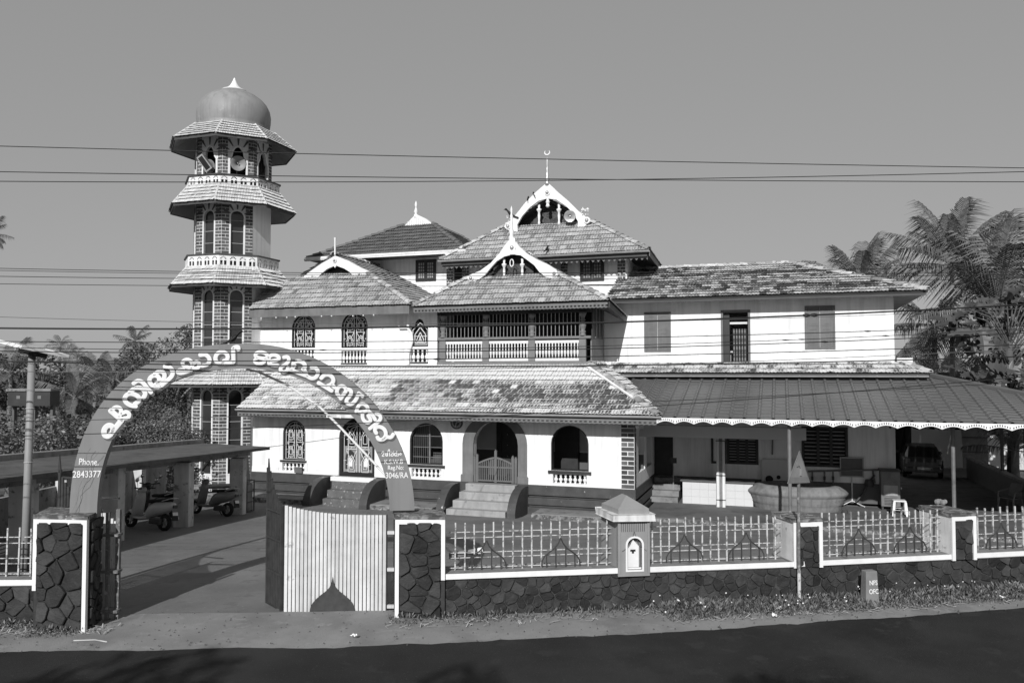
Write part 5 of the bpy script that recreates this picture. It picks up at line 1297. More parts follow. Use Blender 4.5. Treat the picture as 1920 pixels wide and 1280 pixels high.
pp=thing('plastic_pipe','short pale pipe lying on the wall behind the railing by the gate','pipe',(-.75,12.85,1.95),0); MB().lathe([(.05,-.25),(.05,.25)],12).build('tube',M['ledge'],pp); pp.rotation_euler=(0,R(84),R(12)); MB().lathe([(.042,.0),(.056,.0),(.056,.08),(.042,.08)],12,(0,0,.2)).build('collar',M['plastic_white'],pp)
# ================================================================ bicycle shed with its scooters
PIL=[(-9.78,16.3),(-9.32,19.05),(-8.74,21.77),(-8.38,25.05)]
sh=thing('vehicle_shed','low open shed with square pillars and a sloping concrete roof along the drive','shed',(-9,19,0)); sh.location=(0,0,0)
for x,y in PIL:
    z=gz(x,y); MB().box(x-.42,x,y,y+.36,z-.3,z+1.74).build('pillar',M['pillar_paint'],sh,bevel=.015)
def shz(y): return 2.95-(y-16)*.044
ea=[Vector((-10.6,9.5,shz(9.5)+.0)),Vector((-8.42,26.2,shz(26.2)))]
ed=(ea[1]-ea[0]).normalized(); out_=Vector((.98,-.13,0)).normalized()
f0=ea[0]+out_*.55+Vector((0,0,-.12)); f1=ea[1]+out_*.55+Vector((0,0,-.12)); r0_=ea[0]-out_*1.9+Vector((0,0,-.02)); r1_=ea[1]-out_*1.9+Vector((0,0,-.02))
MB().add([f0,f1,r1_,r0_,f0+Vector((0,0,-.09)),f1+Vector((0,0,-.09)),r1_+Vector((0,0,-.12)),r0_+Vector((0,0,-.12))],[(0,1,2,3),(7,6,5,4),(4,5,1,0),(5,6,2,1),(6,7,3,2),(7,4,0,3)]).build('roof_slab',M['shed_roof'],sh)
MB().bar(r0_+Vector((0,0,.05)),r1_+Vector((0,0,.05)),.3,.14).build('ridge_kerb',M['concrete'],sh)
MB().bar(ea[0]+Vector((-.2,0,-.28)),ea[1]+Vector((-.2,0,-.28)),.2,.22).build('beam',M['concrete'],sh)
bk0=Vector((-13.6,9.5,0)); bk1=Vector((-11.6,27,0))
MB().prism([bk0,bk1,bk1-out_*.15,bk0-out_*.15],(0,0,1.75)).build('back_wall',M['concrete'],sh)
for k in range(5):
    p=bk0+(bk1-bk0)*(k+.5)/5+out_*.1; MB().box(p.x-.15,p.x+.15,p.y-.15,p.y+.15,0,2.35).build('back_pillar',M['pillar_paint'],sh)
# lumber leaning inside the shed
for k in range(4):
    t=thing('timber_plank',('longest','second longest','third longest','shortest')[k]+' plank leaning in the dark of the shed behind the lamp post','plank',(-11.2-.25*k,15.6+.5*k,.8)); MB().bar((0,0,0),(-.9,.3,1.75-.18*k),.16,.03).build('board',M['concrete'],t)
def wheel(par,c,r=.21,w=.1):
    t=MB().lathe([(r*.62,-w/2),(r*.9,-w/2),(r,-w*.25),(r,w*.25),(r*.9,w/2),(r*.62,w/2),(r*.62,-w/2)],20,cap=False).build('tyre',M['rubber'],par,smooth=True)
    t.location=c; t.rotation_euler=(R(90),0,0)
    h=MB().lathe([(.02,-w*.4),(r*.2,-w*.45),(r*.2,w*.45),(.02,w*.4)],10)
    for k in range(5): a=2*math.pi*k/5; h.bar((r*.15*math.cos(a),r*.15*math.sin(a),0),(r*.66*math.cos(a),r*.66*math.sin(a),0),.035,.05)
    o=h.build('hub',M['steel'],t); return t
def loft(b,secs,tone=.5):
    "secs: list of closed cross sections with equal counts"
    n=len(secs[0]); vs=[Vector(p) for s in secs for p in s]
    fs=[(i*n+k,i*n+(k+1)%n,(i+1)*n+(k+1)%n,(i+1)*n+k) for i in range(len(secs)-1) for k in range(n)]+[tuple(range(n-1,-1,-1)),tuple((len(secs)-1)*n+k for k in range(n))]
    return b.add(vs,fs,tone)
def scooter(label,loc,head,body,dark=False):
    s=thing('scooter',label,'scooter',loc,head,'scooters parked in the shed')
    wheel(s,(-.62,0,.21)); wheel(s,(.62,0,.21))
    def ell(x,zc,ry,rz,n=12): return [(x,ry*math.cos(2*math.pi*k/n),zc+rz*math.sin(2*math.pi*k/n)) for k in range(n)]
    b=MB(); loft(b,[ell(-.90,.68,.03,.03),ell(-.84,.66,.10,.09),ell(-.6,.60,.19,.16),ell(-.3,.55,.2,.19),ell(-.08,.46,.17,.2),ell(.02,.36,.14,.1)]); b.build('rear_body',M[body],s,smooth=True)
    b=MB(); loft(b,[ell(-.04,.30,.15,.05),ell(.2,.27,.17,.045),ell(.42,.29,.16,.05)]); b.build('footboard',M[body],s,smooth=True)
    b=MB(); sec=lambda x,z,w,d:[(x,-w,z),(x+d,-w*.6,z+.01),(x+d*1.3,0,z+.015),(x+d,w*.6,z+.01),(x,w,z),(x-.02,w*.8,z),(x-.02,-w*.8,z)]
    loft(b,[sec(.44,.26,.17,.03),sec(.42,.5,.2,.06),sec(.38,.75,.18,.09),sec(.33,.95,.10,.12)]); b.build('leg_shield',M[body],s,smooth=True)
    b=MB(); loft(b,[ell(.44,.28,.02,.02),ell(.5,.40,.08,.09),ell(.66,.44,.1,.03),ell(.82,.34,.07,.03)]); b.build('front_mudguard',M[body],s,smooth=True)
    b=MB(); loft(b,[ell(.25,1.0,.05,.05),ell(.33,1.0,.13,.09),ell(.43,.98,.11,.08),ell(.48,.96,.03,.03)]); hb=b.build('headlamp_cowl',M[body],s,smooth=True)
    MB().tube([(.26,-.34,1.06),(.3,-.15,1.03),(.3,.15,1.03),(.26,.34,1.06)],.016,6).build('handlebar',M['rubber'],s)
    for sg in (-1,1):
        m=MB().tube([(.29,sg*.2,1.04),(.24,sg*.3,1.22)],.007,5).build('mirror_stalk',M['rubber'],s)
        mm=MB().lathe([(.005,-.012),(.055,-.01),(.06,0),(.055,.01),(.005,.012)],12).build('mirror',M['chrome'],m,smooth=True); mm.location=(.235,sg*.31,1.26); mm.rotation_euler=(0,R(80),0)
    b=MB(); loft(b,[ell(.06,.70,.05,.03),ell(-.04,.73,.13,.05),ell(-.35,.755,.14,.05),ell(-.62,.79,.12,.05),ell(-.78,.80,.05,.03)]); b.build('seat',M['rubber'],s,smooth=True)
    MB().tube([(-.55,.13,.76),(-.86,.12,.85),(-.94,0,.86),(-.86,-.12,.85),(-.55,-.13,.76)],.014,6).build('grab_rail',M['steel'],s)
    MB().box(-.93,-.89,-.07,.07,.60,.68).build('tail_lamp',M['fascia_dark'],s,bevel=.01)
    MB().obox(Matrix.Translation((-.93,0,.40))@Matrix.Rotation(R(20),4,'Y'),.015,.2,.24).build('rear_flap',M['rubber'],s); MB().obox(Matrix.Translation((-.945,0,.46))@Matrix.Rotation(R(18),4,'Y'),.008,.17,.09).build('number_plate',M['plate'],s)
    MB().tube([(-.2,-.16,.24),(-.5,-.18,.26),(-.86,-.18,.33)],[.03,.05,.045],8).build('exhaust',M['steel'],s); MB().box(-.62,-.2,.08,.17,.16,.32).build('engine',M['iron'],s,bevel=.03)
    MB().tube([(-.1,-.1,.28),(-.22,-.22,.0)],.012,5).build('side_stand',M['rubber'],s)
    s.rotation_euler=(R(8),0,head); return s
def sc_at(px,py,Y): p=at(px,py,Y); return (p.x,p.y,gz(p.x,p.y)+.01)
scooter('pale grey scooter with round mirrors parked between the first two visible shed pillars',sc_at(276,965,21.3),math.atan2(.55,-1.2),'scooter_grey')
scooter('darker scooter parked behind the third shed pillar',sc_at(396,950,24.7),math.atan2(.5,-1.2),'scooter_dark')
scooter('nearly hidden dark scooter behind the pale grey scooter',sc_at(284,948,22.9),math.atan2(.6,-1.2),'car_paint')
# cage bin
cb_=at(455,958,26.0); bn=thing('cage_bin','square wire cage bin of rubbish at the end of the shed','bin',(cb_.x,cb_.y,gz(cb_.x,cb_.y)),R(-12))
b=MB()
for x in (-.27,.27):
    for y in (-.22,.22): b.bar((x,y,0),(x,y,1.0),.03)
for z in (.02,.33,.66,1.0):
    for a in ((-.27,-.22,.27,-.22),(.27,-.22,.27,.22),(.27,.22,-.27,.22),(-.27,.22,-.27,-.22)): b.bar((a[0],a[1],z),(a[2],a[3],z),.025)
b.build('frame',M['iron'],bn); MB().box(-.25,.25,-.2,.2,.03,.9).build('mesh_sack',M['ledge'],bn,bevel=.05)
b=MB(); rnd=random.Random(2)
for k in range(14): ball(b,(rnd.uniform(-.18,.18),-.19,.1+rnd.random()*.3),rnd.uniform(.04,.08),6)
b.build('rubbish',M['litter'],bn)
ld=thing('leaning_plank','dark plank leaning against the left end of the mosque front','plank',wpt(-10.15,-.35,.15),-TH); MB().bar((.25,0,0),(-.15,.28,1.75),.3,.06).build('board',M['dark_wood'],ld)
tb=thing('table','old wooden table behind the parked scooters at the minaret foot','table',(at(420,905,26.5).x-.4,26.6,gz(-9.5,26.6)),R(10)); MB().box(-1.1,1.1,-.3,.3,.72,.8).build('top',M['concrete'],tb)
for x in (-1,1):
    for y in (-.25,.25): MB().box(x-.04,x+.04,y-.04,y+.04,0,.72).build('leg',M['concrete'],tb)
# ================================================================ solar street lamp
p=at(45,1075,12.9); lt_=thing('solar_street_lamp','thick grey lamp post carrying a flat solar panel beside the left railing','street lamp',(p.x,p.y,.8))
top=at(60,665,12.9)-Vector((p.x,p.y,.8))
MB().tube([(0,0,0),top*.5+Vector((.0,0,0)),top],[.066,.06,.054],14).build('pole',M['grey_paint'],lt_,smooth=True)
for t in (.25,.6,.8): q=top*t; MB().lathe([(.062,-.01),(.069,0),(.062,.01)],14,q).build('band',M['gutter'],lt_)
pn=part('panel_head',lt_); pn.location=top+Vector((.02,0,.05)); pn.rotation_euler=(R(-11),R(7),R(-38))
MB().box(-.42,.42,-.34,.34,.03,.065).build('solar_panel',M['dark_glass'],pn)
for a in ((-.44,.44,-.36,-.34),(-.44,.44,.34,.36),(-.44,-.42,-.34,.34),(.42,.44,-.34,.34)): MB().box(*a,.02,.075).build('panel_frame',M['gutter_white'],pn)
MB().box(-.2,.2,-.14,.14,-.06,.03).build('lamp_housing',M['fascia_dark'],pn)
for sx in (-1,1): MB().bar((sx*.12,0,-.05),(sx*.2,0,-.02),.04).build('bracket',M['iron'],pn)
# ================================================================ under the metal canopy
FZ=.1
def sp(px,py,w=None,Y=None,z=FZ):
    d=ray(px,py); t=(z-ZC)/d.z; return Vector((d.x*t,d.y*t,z))
ct=thing('wash_counter','low white tiled counter with a dark slab top under the canopy','counter',(OX,OY,0),-TH)
ca,cb2=fa(1280,925,3.1)[0],fa(1412,925,3.1)[0]
MB().box(ca,cb2,3.1,3.75,FZ,.88).build('body',M['ledge'],ct)
nt_=8
for i in range(nt_):
    for j in range(3): MB().box(ca+(cb2-ca)*i/nt_+.002,ca+(cb2-ca)*(i+1)/nt_-.002,3.085,3.1,FZ+.26*j+.002,FZ+.26*(j+1)-.002).build('tile',M['white_tile'],ct)
MB().box(ca-.08,cb2+.05,3.03,3.8,.885,.94).build('slab_top',M['dado'],ct,bevel=.01)
stp=thing('side_steps','grey steps up to the dark door beside the white counter','steps',(OX,OY,0),-TH)
for k in range(4): MB().box(fa(1205,920,3.2)[0],fa(1272,920,3.2)[0],3.0+.33*k,4.39,FZ,FZ+.19*(k+1)).build('step',M['ledge'],stp,bevel=.01)
hrp=sp(1262,937); hr=thing('railing_post','thin metal stand with a small sign in front of the steps','stand',(hrp.x,hrp.y,FZ)); MB().tube([(0,0,0),(.03,0,1.4)],.02,6).build('pole',M['steel'],hr); MB().box(-.1,.14,-.02,.0,1.35,1.55).build('sign',M['dark_wood'],hr)
wpp=sp(1352,950); wp=thing('canopy_pillar','pair of white pipes strapped into a canopy pillar','pillar',(wpp.x,wpp.y,FZ),-TH)
for s in (-1,1): MB().tube([(s*.1,0,0),(s*.1,0,2.75)],.05,8).build('pipe',M['interior_wall'],wp)
for s in (-1,1): MB().tube([(s*.1,-.004,0),(s*.1,-.004,1.15)],.055,8).build('white_lower',M['white_paint'],wp)
for z in (.25,1.1,2.3): MB().box(-.16,.16,-.06,.06,z-.015,z+.015).build('strap',M['iron'],wp)
MB().box(-.06,.06,-.02,.02,0,2.75).build('web',M['ledge'],wp)
wl_=sp(1494,958); wu=fa(1494,930,3.3)[0]; we_=thing('round_well','broad round well parapet of banded grey cement under the canopy','well',wpt(wu,3.3,FZ),-TH); we_.scale=(1.0,.62,1)
MB().lathe([(1.42,0),(1.46,.12),(1.47,.2),(1.52,.23),(1.50,.28),(1.54,.32),(1.52,.36),(1.57,.4),(1.55,.44),(1.6,.48),(1.66,.55),(1.66,.6),(1.58,.68),(1.42,.78),(1.25,.83),(1.12,.82),(1.10,.3)],40,cap=False).build('parapet',M['well'],we_,smooth=True)
MB().lathe([(.0,.3),(1.1,.3)],24,cap=False).build('water',M['black'],we_)
MB().lathe([(.1,-.5),(.1,.0),(.085,.0),(.085,-.5)],12).build('spout',M['iron'],we_).location=(1.5,-.9,.1)
pbp=thing('splash_board','pale board with two dark pipe holes behind the well','board',(OX,OY,0),-TH)
a,b_,z0,z1=wbox(1428,1508,862,905,4.2); MB().box(a,b_,4.2,4.24,z0,z1).build('board',M['interior_wall'],pbp); disc((a*.82+b_*.18),4.17,z0+.12,.13,.03).build('pipe_hole',M['black'],pbp); disc((a*.6+b_*.4),4.17,z0+.2,.07,.03).build('pipe_hole',M['black'],pbp)
tp=thing('tap_pipes','row of grey water pipes and taps on the wall behind the well','pipes',(OX,OY,0),-TH)
for (x0,y0,x1,y1) in ((1515,883,1660,880),(1523,905,1523,884),(1546,905,1546,884),(1562,907,1562,884),(1640,905,1636,880)): MB().tube([lp(x0,y0,4.3),lp(x1,y1,4.3)],.032,6).build('pipe',M['tin'],tp)
for x in (1523,1546,1562): MB().box(*[q for q in (lp(x,896,4.2).x-.04,lp(x,896,4.2).x+.04)],4.18,4.3,lp(x,896,4.2).z-.06,lp(x,896,4.2).z+.06).build('tap',M['iron'],tp)
MB().tube([lp(1640,890,4.25),lp(1628,905,4.25),lp(1618,925,4.2),lp(1605,940,4.1)],.035,6).build('hose',M['iron'],tp); MB().lathe([(.13,-.12),(.16,0),(.13,.12)],10,lp(1630,905,4.2)).build('pump',M['iron'],tp)
dpw=thing('wall_pipe','thin drain pipe on the shaded wall left of the wide louvred window','pipe',(OX,OY,0),-TH); MB().tube([lp(1449,800,4.32),lp(1448,852,4.32)],.03,6).build('pipe',M['tin'],dpw)
sbp=sp(1598,948); sb_=thing('notice_stand','framed grey notice board on a white tripod stand','notice board',(sbp.x,sbp.y,FZ),-TH)
MB().tube([(0,0,.15),(0,0,1.1)],.028,6).build('pole',M['white_old'],sb_)
for k in range(3): a=2*math.pi*k/3-.5; MB().tube([(0,0,.18),(.45*math.cos(a),.45*math.sin(a),.02)],.018,5).build('leg',M['white_old'],sb_)
MB().box(-.36,.36,-.05,-.02,1.05,1.68).build('board',M['board'],sb_); MB().holed(rect(-.39,.39,1.02,1.71),[rect(-.35,.35,1.06,1.67)],lambda a,b,t:(a,-.065+t,b),.03).build('frame',M['gutter'],sb_)
cu_=fa(1668,900,4.05)[0]; cl_=thing('water_cooler','tall grey steel water cooler cabinet beside the dark opening','cooler',wpt(cu_,4.05,FZ),-TH)
MB().box(-.3,.3,-.25,.3,.12,1.32).build('cabinet',M['tin'],cl_,bevel=.02); MB().box(-.33,.33,-.28,.33,1.32,1.37).build('lid',M['iron'],cl_); MB().box(-.22,.22,-.262,-.25,.5,.85).build('panel',M['gutter'],cl_)
for k in range(5): MB().box(-.2,.2,-.258,-.25,.2+k*.05,.22+k*.05).build('louvre',M['iron'],cl_)
for x in (-.25,.25): MB().box(x-.03,x+.03,-.2,-.14,0,.12).build('foot',M['iron'],cl_)
ball(MB(),(.34,-.1,.75),.04).build('tap',M['chrome'],cl_)
stl=sp(1685,954); st_=thing('plastic_stool','square white plastic stool in front of the water cooler','stool',wpt(fa(1686,940,2.9)[0],2.9,FZ),-TH)
MB().box(-.2,.2,-.2,.2,.46,.5).build('seat',M['plastic_white'],st_,bevel=.02)
for sx in (-1,1):
    for sy in (-1,1): MB().add([(sx*.13,sy*.2,.46),(sx*.2,sy*.2,.46),(sx*.2,sy*.13,.46),(sx*.17,sy*.25,0),(sx*.25,sy*.25,0),(sx*.25,sy*.17,0)],[(0,1,4,3),(1,2,5,4),(0,3,5,2),(0,2,1),(3,4,5)]).build('leg',M['plastic_white'],st_)
for z in (.2,):
    for s in (-1,1): MB().bar((-.22,s*.235,z),(.22,s*.235,z),.03,.012).build('brace',M['plastic_white'],st_)
chp=sp(1895,956); ch=thing('plastic_chair','grey plastic armchair at the right edge under the canopy','chair',(chp.x,chp.y,FZ),R(-65))
MB().box(-.25,.25,-.24,.24,.41,.44).build('seat',M['tin'],ch,bevel=.02)
MB().prism([(-.25,.22,.44),(.25,.22,.44),(.2,.36,.88),(-.2,.36,.88)],(0,.03,0)).build('backrest',M['tin'],ch)
for sx in (-1,1):
    MB().tube([(sx*.28,-.26,0),(sx*.27,-.24,.42),(sx*.29,-.2,.62),(sx*.29,.1,.65),(sx*.24,.28,.68)],.025,6).build('arm',M['tin'],ch)
    for sy in (-1,1): MB().tube([(sx*.24,sy*.22,.42),(sx*.28,sy*.28,0)],.028,6).build('leg',M['tin'],ch)
# car, seen from behind
cpx=sp(1764,899); car=thing('parked_car','dark hatchback parked nose in, in the gloom at the far right','car',(cpx.x,cpx.y+1.8,FZ),R(90)-R(22))
def carsec(x,w,zb,zs,wr,zr,n=1): return [(x,-w,zb),(x,-w*1.02,(zb+zs)/2),(x,-w,zs),(x,-wr,zr),(x,wr,zr),(x,w,zs),(x,w*1.02,(zb+zs)/2),(x,w,zb)]
b=MB(); loft(b,[carsec(-1.78,.70,.42,.7,.60,.74),carsec(-1.70,.78,.3,.86,.7,.92),carsec(-1.2,.8,.25,.92,.76,.95),carsec(.55,.8,.25,.92,.76,.95),carsec(1.5,.76,.28,.8,.68,.86),carsec(1.8,.66,.35,.62,.55,.66)]); b.build('body',M['car_paint'],car,smooth=False,bevel=.04)
b=MB(); loft(b,[carsec(-1.62,.72,.86,.9,.6,.93),carsec(-1.25,.74,.9,.95,.54,1.40),carsec(-.5,.74,.9,.95,.56,1.46),carsec(.3,.74,.9,.95,.55,1.42),carsec(.95,.73,.88,.92,.6,.93)]); b.build('cabin',M['car_paint'],car,bevel=.03)
MB().add([(-1.61,-.58,.96),(-1.61,.58,.96),(-1.30,.49,1.36),(-1.30,-.49,1.36)],[(0,1,2,3)]).build('rear_window',M['dark_glass'],car)
for s in (-1,1):
    MB().prism([(-1.3,s*.755,.97),(.7,s*.755,.97),(.25,s*.60,1.36),(-1.0,s*.60,1.36)],(0,s*.006,0)).build('side_window',M['dark_glass'],car)
    MB().box(-1.80,-1.70,s*.62-.1,s*.62+.1,.66,.88).build('tail_light',M['tin'],car,bevel=.02)
    MB().box(.4,.55,s*.9-.08,s*.9+.08,.92,1.05).build('mirror',M['car_paint'],car,bevel=.03)
    for x in (-1.15,1.15): wheel(car,(x,s*.72,.29),.29,.17)
MB().box(-1.86,-1.72,-.76,.76,.3,.52).build('bumper',M['car_paint'],car,bevel=.04); MB().box(-1.875,-1.86,-.26,.26,.42,.53).build('number_plate',M['plate'],car)
# far wall of the car port with round vent blocks
fwp=at(1785,850,40.); fw_=thing('rear_wall','shaded wall with a row of round flower pierced vent blocks behind the car','wall',(fwp.x,40.5,0),R(-18.6))
ctr=[(-1.0,2.3),(.15,2.3),(1.3,2.3),(2.45,2.3)]
MB().holed(rect(-2.2,3.6,0,3.3),[rect(x-.5,x+.5,z-.42,z+.42) for x,z in ctr],lambda a,b,t:(a,t,b),.2).build('wall',M['interior_wall'],fw_)
for x,z in ctr:
    v=MB().tube([(x+.4*math.cos(2*math.pi*k/20),.1,z+.4*math.sin(2*math.pi*k/20)) for k in range(20)],.04,5,closed=True)
    for k in range(8): a=k*math.pi/4; v.bar((x+.08*math.cos(a),.1,z+.08*math.sin(a)),(x+.38*math.cos(a),.1,z+.38*math.sin(a)),.07,.06,up=(0,1,0))
    v.build('vent_block',M['interior_wall'],fw_); MB().box(x-.5,x+.5,.22,.24,z-.42,z+.42).build('vent_back',M['black'],fw_)
g=at(1735,850,38.5); gd=thing('stacked_timber','black upright timber and sheets stacked beside the parked car','timber',(g.x-1.4,38.2,0)); MB().box(-.9,.5,-.2,.3,0,3.0).build('sheet',M['black'],gd); MB().bar((-.6,-.3,0),(-.2,-.3,3.3),.12).bar((.3,-.3,0),(.1,-.3,3.4),.12).build('pole',M['black'],gd)
lw0=at(1812,872,36.);lw1=at(1945,915,26.5)
lw=thing('parapet_wall','low dark wall with a pale coping running beside the car','wall',(0,0,0)); MB().prism([(lw0.x,lw0.y,0),(lw1.x,lw1.y,0),(lw1.x+.2,lw1.y+.1,0),(lw0.x+.2,lw0.y+.1,0)],(0,0,.95)).build('wall',M['dado'],lw); MB().prism([(lw0.x-.05,lw0.y,.95),(lw1.x-.05,lw1.y,.95),(lw1.x+.25,lw1.y+.1,.95),(lw0.x+.25,lw0.y+.1,.95)],(0,0,.08)).build('coping',M['concrete'],lw)
for k,t in enumerate((.55,.85)):
    q=lw0+(lw1-lw0)*t; cp_=thing('canopy_post',('inner','outer')[k]+' thin dark canopy post standing on the low coped wall','post',(q.x+.1,q.y,.9)); MB().bar((0,0,0),(0,0,2.4),.09).build('shaft',M['iron'],cp_)
for k,(px,h,l) in enumerate(((1828,2.1,'tall grey sheet door leaning at the right end of the vent wall'),)):
    q=at(px,850,39.); d_=thing('leaning_door',l,'door',(q.x,q.y,.1),R(-18)); MB().obox(Matrix.Translation((0,0,1.15))@Matrix.Rotation(R(-6),4,'X'),1.1,.06,2.3).build('sheet',M['tin'],d_)
    for z in (.8,1.5): MB().box(-.55,.55,-.1,-.03,z,z+.05).build('rail',M['iron'],d_)
# dark meter cabinets on legs beyond the shed
for k,(px,lab) in enumerate(((44,'dark cabinet with a pale lid on legs left of the lamp post'),(83,'dark cabinet with a pale lid on legs right of the lamp post'))):
    q=at(px,760,28.5); cbn=thing('cabinet',lab,'cabinet',(q.x,q.y,q.z),R(4)); MB().box(-.36,.36,-.35,.35,0,.52).build('body',M['dark_wood'],cbn); MB().box(-.40,.40,-.4,.4,.52,.60).build('roof',M['concrete'],cbn); MB().box(-.06,.06,-.36,-.35,.25,.36).build('sign',M['tin'],cbn)
    for x in (-.3,.3): MB().box(x-.04,x+.04,-.1,.1,-3.6,0).build('leg',M['dado'],cbn)
# ================================================================ overhead wires
wn=0
def wire(label,pts,r=.0065,Y=11.6,m='wire',beads=0):
    global wn; wn+=1
    t=thing('overhead_wire',label,'wire',(0,0,0),0,'overhead wires along the road')
    (x0,y0),(xm,ym),(x1,y1)=pts
    P=[]
    for k in range(41):
        x=-80+2080*k/40
        l0=(x-xm)*(x-x1)/((x0-xm)*(x0-x1));l1=(x-x0)*(x-x1)/((xm-x0)*(xm-x1));l2=(x-x0)*(x-xm)/((x1-x0)*(x1-xm))
        P.append(at(x,y0*l0+ym*l1+y1*l2,Y+.0006*(x-960)))
    P=[P[0]-(P[1]-P[0])*70]+P+[P[-1]+(P[-1]-P[-2])*70]      # runs on past the picture to the next poles
    MB().tube(P,r,5).build('strand',M[m],t,smooth=True)
    rnd=random.Random(wn)
    for k in range(beads):
        i=rnd.randrange(2,38); q=P[i].lerp(P[i+1],rnd.random()); MB().tube([q-Vector((.05,0,0)),q,q+Vector((.05,0,0))],[r*1.3,r*2.2,r*1.3],6).build('clamp',M[m],t)
A_,W3=0,1920
wire('topmost overhead wire crossing the minaret top',[(0,274),(960,297),(1920,315)])
wire('overhead wire that starts second from the top on the left',[(0,322),(960,335),(1920,341)])
wire('overhead wire that starts third from the top on the left',[(0,340),(960,339),(1920,322)])
wire('thin wire passing just below the lower minaret balcony',[(0,503),(960,512),(1920,497)],.005)
wire('thin wire over the tiled skirt below the minaret balcony',[(0,507),(960,517),(1920,509)],.004)
wire('thin wire crossing the tips of the white gables',[(0,518),(960,524),(1920,514)],.005)
wire('thin wire above the upper left eave',[(0,532),(960,536),(1920,521)],.0045)
wire('thin grey wire under the upper left eave',[(0,594),(960,606),(1920,578)],.004,m='wire_grey')
wire('thickest black cable crossing the upper windows',[(0,615),(960,609),(1920,571)],.013,beads=4)
wire('wire just above the top of the name arch',[(0,640),(960,637),(1920,610)],.006,beads=3)
wire('wire touching the top edge of the name arch',[(0,651),(960,652),(1920,616)],.005,beads=4)
wire('dark wire through the upper letters of the name arch',[(0,658),(960,657),(1920,624)],.007,beads=2)
wire('wire at the foot of the upper balusters',[(0,677),(960,671),(1920,646)],.007,beads=4)
wire('black cable along the top of the veranda roof',[(0,677),(960,686),(1920,668)],.009,beads=2)
wire('thin wire crossing the lower letters of the name arch',[(0,696),(960,690),(1920,654)],.005,m='wire_grey')
wire('slack wire sagging across the veranda roof and metal canopy',[(0,818),(1120,768),(1920,706)],.006,m='wire')
wire('thin slack wire low over the metal canopy',[(0,790),(1120,757),(1920,716)],.0045)
sv=thing('overhead_wire','service wire climbing from the shed to the veranda gutter','wire',(0,0,0),0,'overhead wires along the road')
a_=at(-60,897,12.6); b_=at(985,764,27.3); P=[]
for k in range(25):
    t=k/24; q=a_.lerp(b_,t); q.z-=.16*4*t*(1-t); P.append(q)
MB().tube(P,.007,5).build('strand',M['wire_grey'],sv)
# ================================================================ birds
def bird(label,p,h=1.,rz=0.):
    t=thing('crow',label,'bird',p,rz,'crows on the roofs'); n=8
    secs=[]
    for x,z,r in ((-.20,.02,.012),(-.12,.05,.03),(-.03,.10,.06),(.05,.16,.065),(.10,.23,.045),(.14,.28,.042),(.18,.29,.03),(.21,.285,.010),(.25,.27,.003)):
        secs.append([(x,r*math.cos(2*math.pi*k/n),z+r*math.sin(2*math.pi*k/n)) for k in range(n)])
    b=MB(); loft(b,secs); b.tube([(-.28,0,-.02),(-.10,0,.05)],[.03,.03],4); b.tube([(.02,.02,.1),(.03,.02,-.0)],.006,4); b.tube([(.02,-.02,.1),(.03,-.02,-.0)],.006,4)
    b.build('body',M['bird'],t,smooth=True); t.scale=(h,h,h)
def roofbird(label,px,py,w,rz,h=1.): q=lp(px,py,w); bird(label,wpt(q.x,w,q.z),h,rz)
roofbird('crow perched on the left scroll of the big gable',957,408,6.2,R(160),1.3)
roofbird('upper of two small birds on the left slope of the big gable',1001,369,6.3,R(100),.75)
roofbird('lower of two small birds on the left slope of the big gable',990,377,6.3,R(80),.75)
roofbird('small bird near the gutter of the highest roof',1025,472,4.9,R(60),.9)
q=at(437,644,12.4); bird('crow landing on the crown of the name arch',Vector((q.x,q.y,5.26)),.7,R(10))
# ================================================================ vegetation
def leafcloud(seed,n,size,clumps,asp=.55,tone=(.1,1.)):
    "crown mesh: leaf sized quads gathered in clumps. clumps: list of (centre,radii)"
    rnd=random.Random(seed); b=MB()
    tot=sum(c[1][0]*c[1][2] for c in clumps)
    for c,r in clumps:
        k=int(n*r[0]*r[2]/tot); ct=rnd.uniform(.25,.75)
        for _ in range(k):
            while True:
                p=Vector((rnd.uniform(-1,1),rnd.uniform(-1,1),rnd.uniform(-1,1)))
                if p.length<1: break
            if rnd.random()<.75: p=p.normalized()*(p.length**.35)
            q=Vector((c[0]+p.x*r[0],c[1]+p.y*r[1],c[2]+p.z*r[2]))
            s=size*rnd.uniform(.6,1.4)
            d=Vector((rnd.uniform(-1,1),rnd.uniform(-1,1),rnd.uniform(-.9,.5))).normalized(); o=d.cross(Vector((rnd.uniform(-1,1),rnd.uniform(-1,1),rnd.uniform(-1,1)))).normalized()
            b.add([q,q+d*s*.5+o*s*asp*.5,q+d*s,q+d*s*.5-o*s*asp*.5],[(0,1,2,3)],min(1,max(0,ct+rnd.uniform(-.3,.3))))
    return b
def crown_clumps(seed,rx,ry,rz,n):
    rnd=random.Random(seed); out=[]
    for _ in range(n):
        a=rnd.uniform(0,2*math.pi); u=rnd.uniform(-.7,1); k=math.sqrt(max(0,1-u*u))*rnd.uniform(.5,1)
        s=rnd.uniform(.15,.36)
        out.append(((rx*k*math.cos(a)*.8,ry*k*math.sin(a)*.8,rz*u*.75),(rx*s,ry*s,rz*s)))
    return out
CR={}
def crown_me(kind):
    if kind not in CR:
        seed,m,n,size=dict(a=(1,'leaf_mid',4200,.06),b=(2,'leaf_dark',4600,.055),c=(3,'leaf_light',4600,.05),d=(4,'leaf_dark',1700,.13),e=(5,'leaf_mid',2000,.11))[kind]
        CR[kind]=leafcloud(seed,n,size,crown_clumps(seed,1,1,1,24)).mesh('crown',M[m])
    return CR[kind]
tcount=0
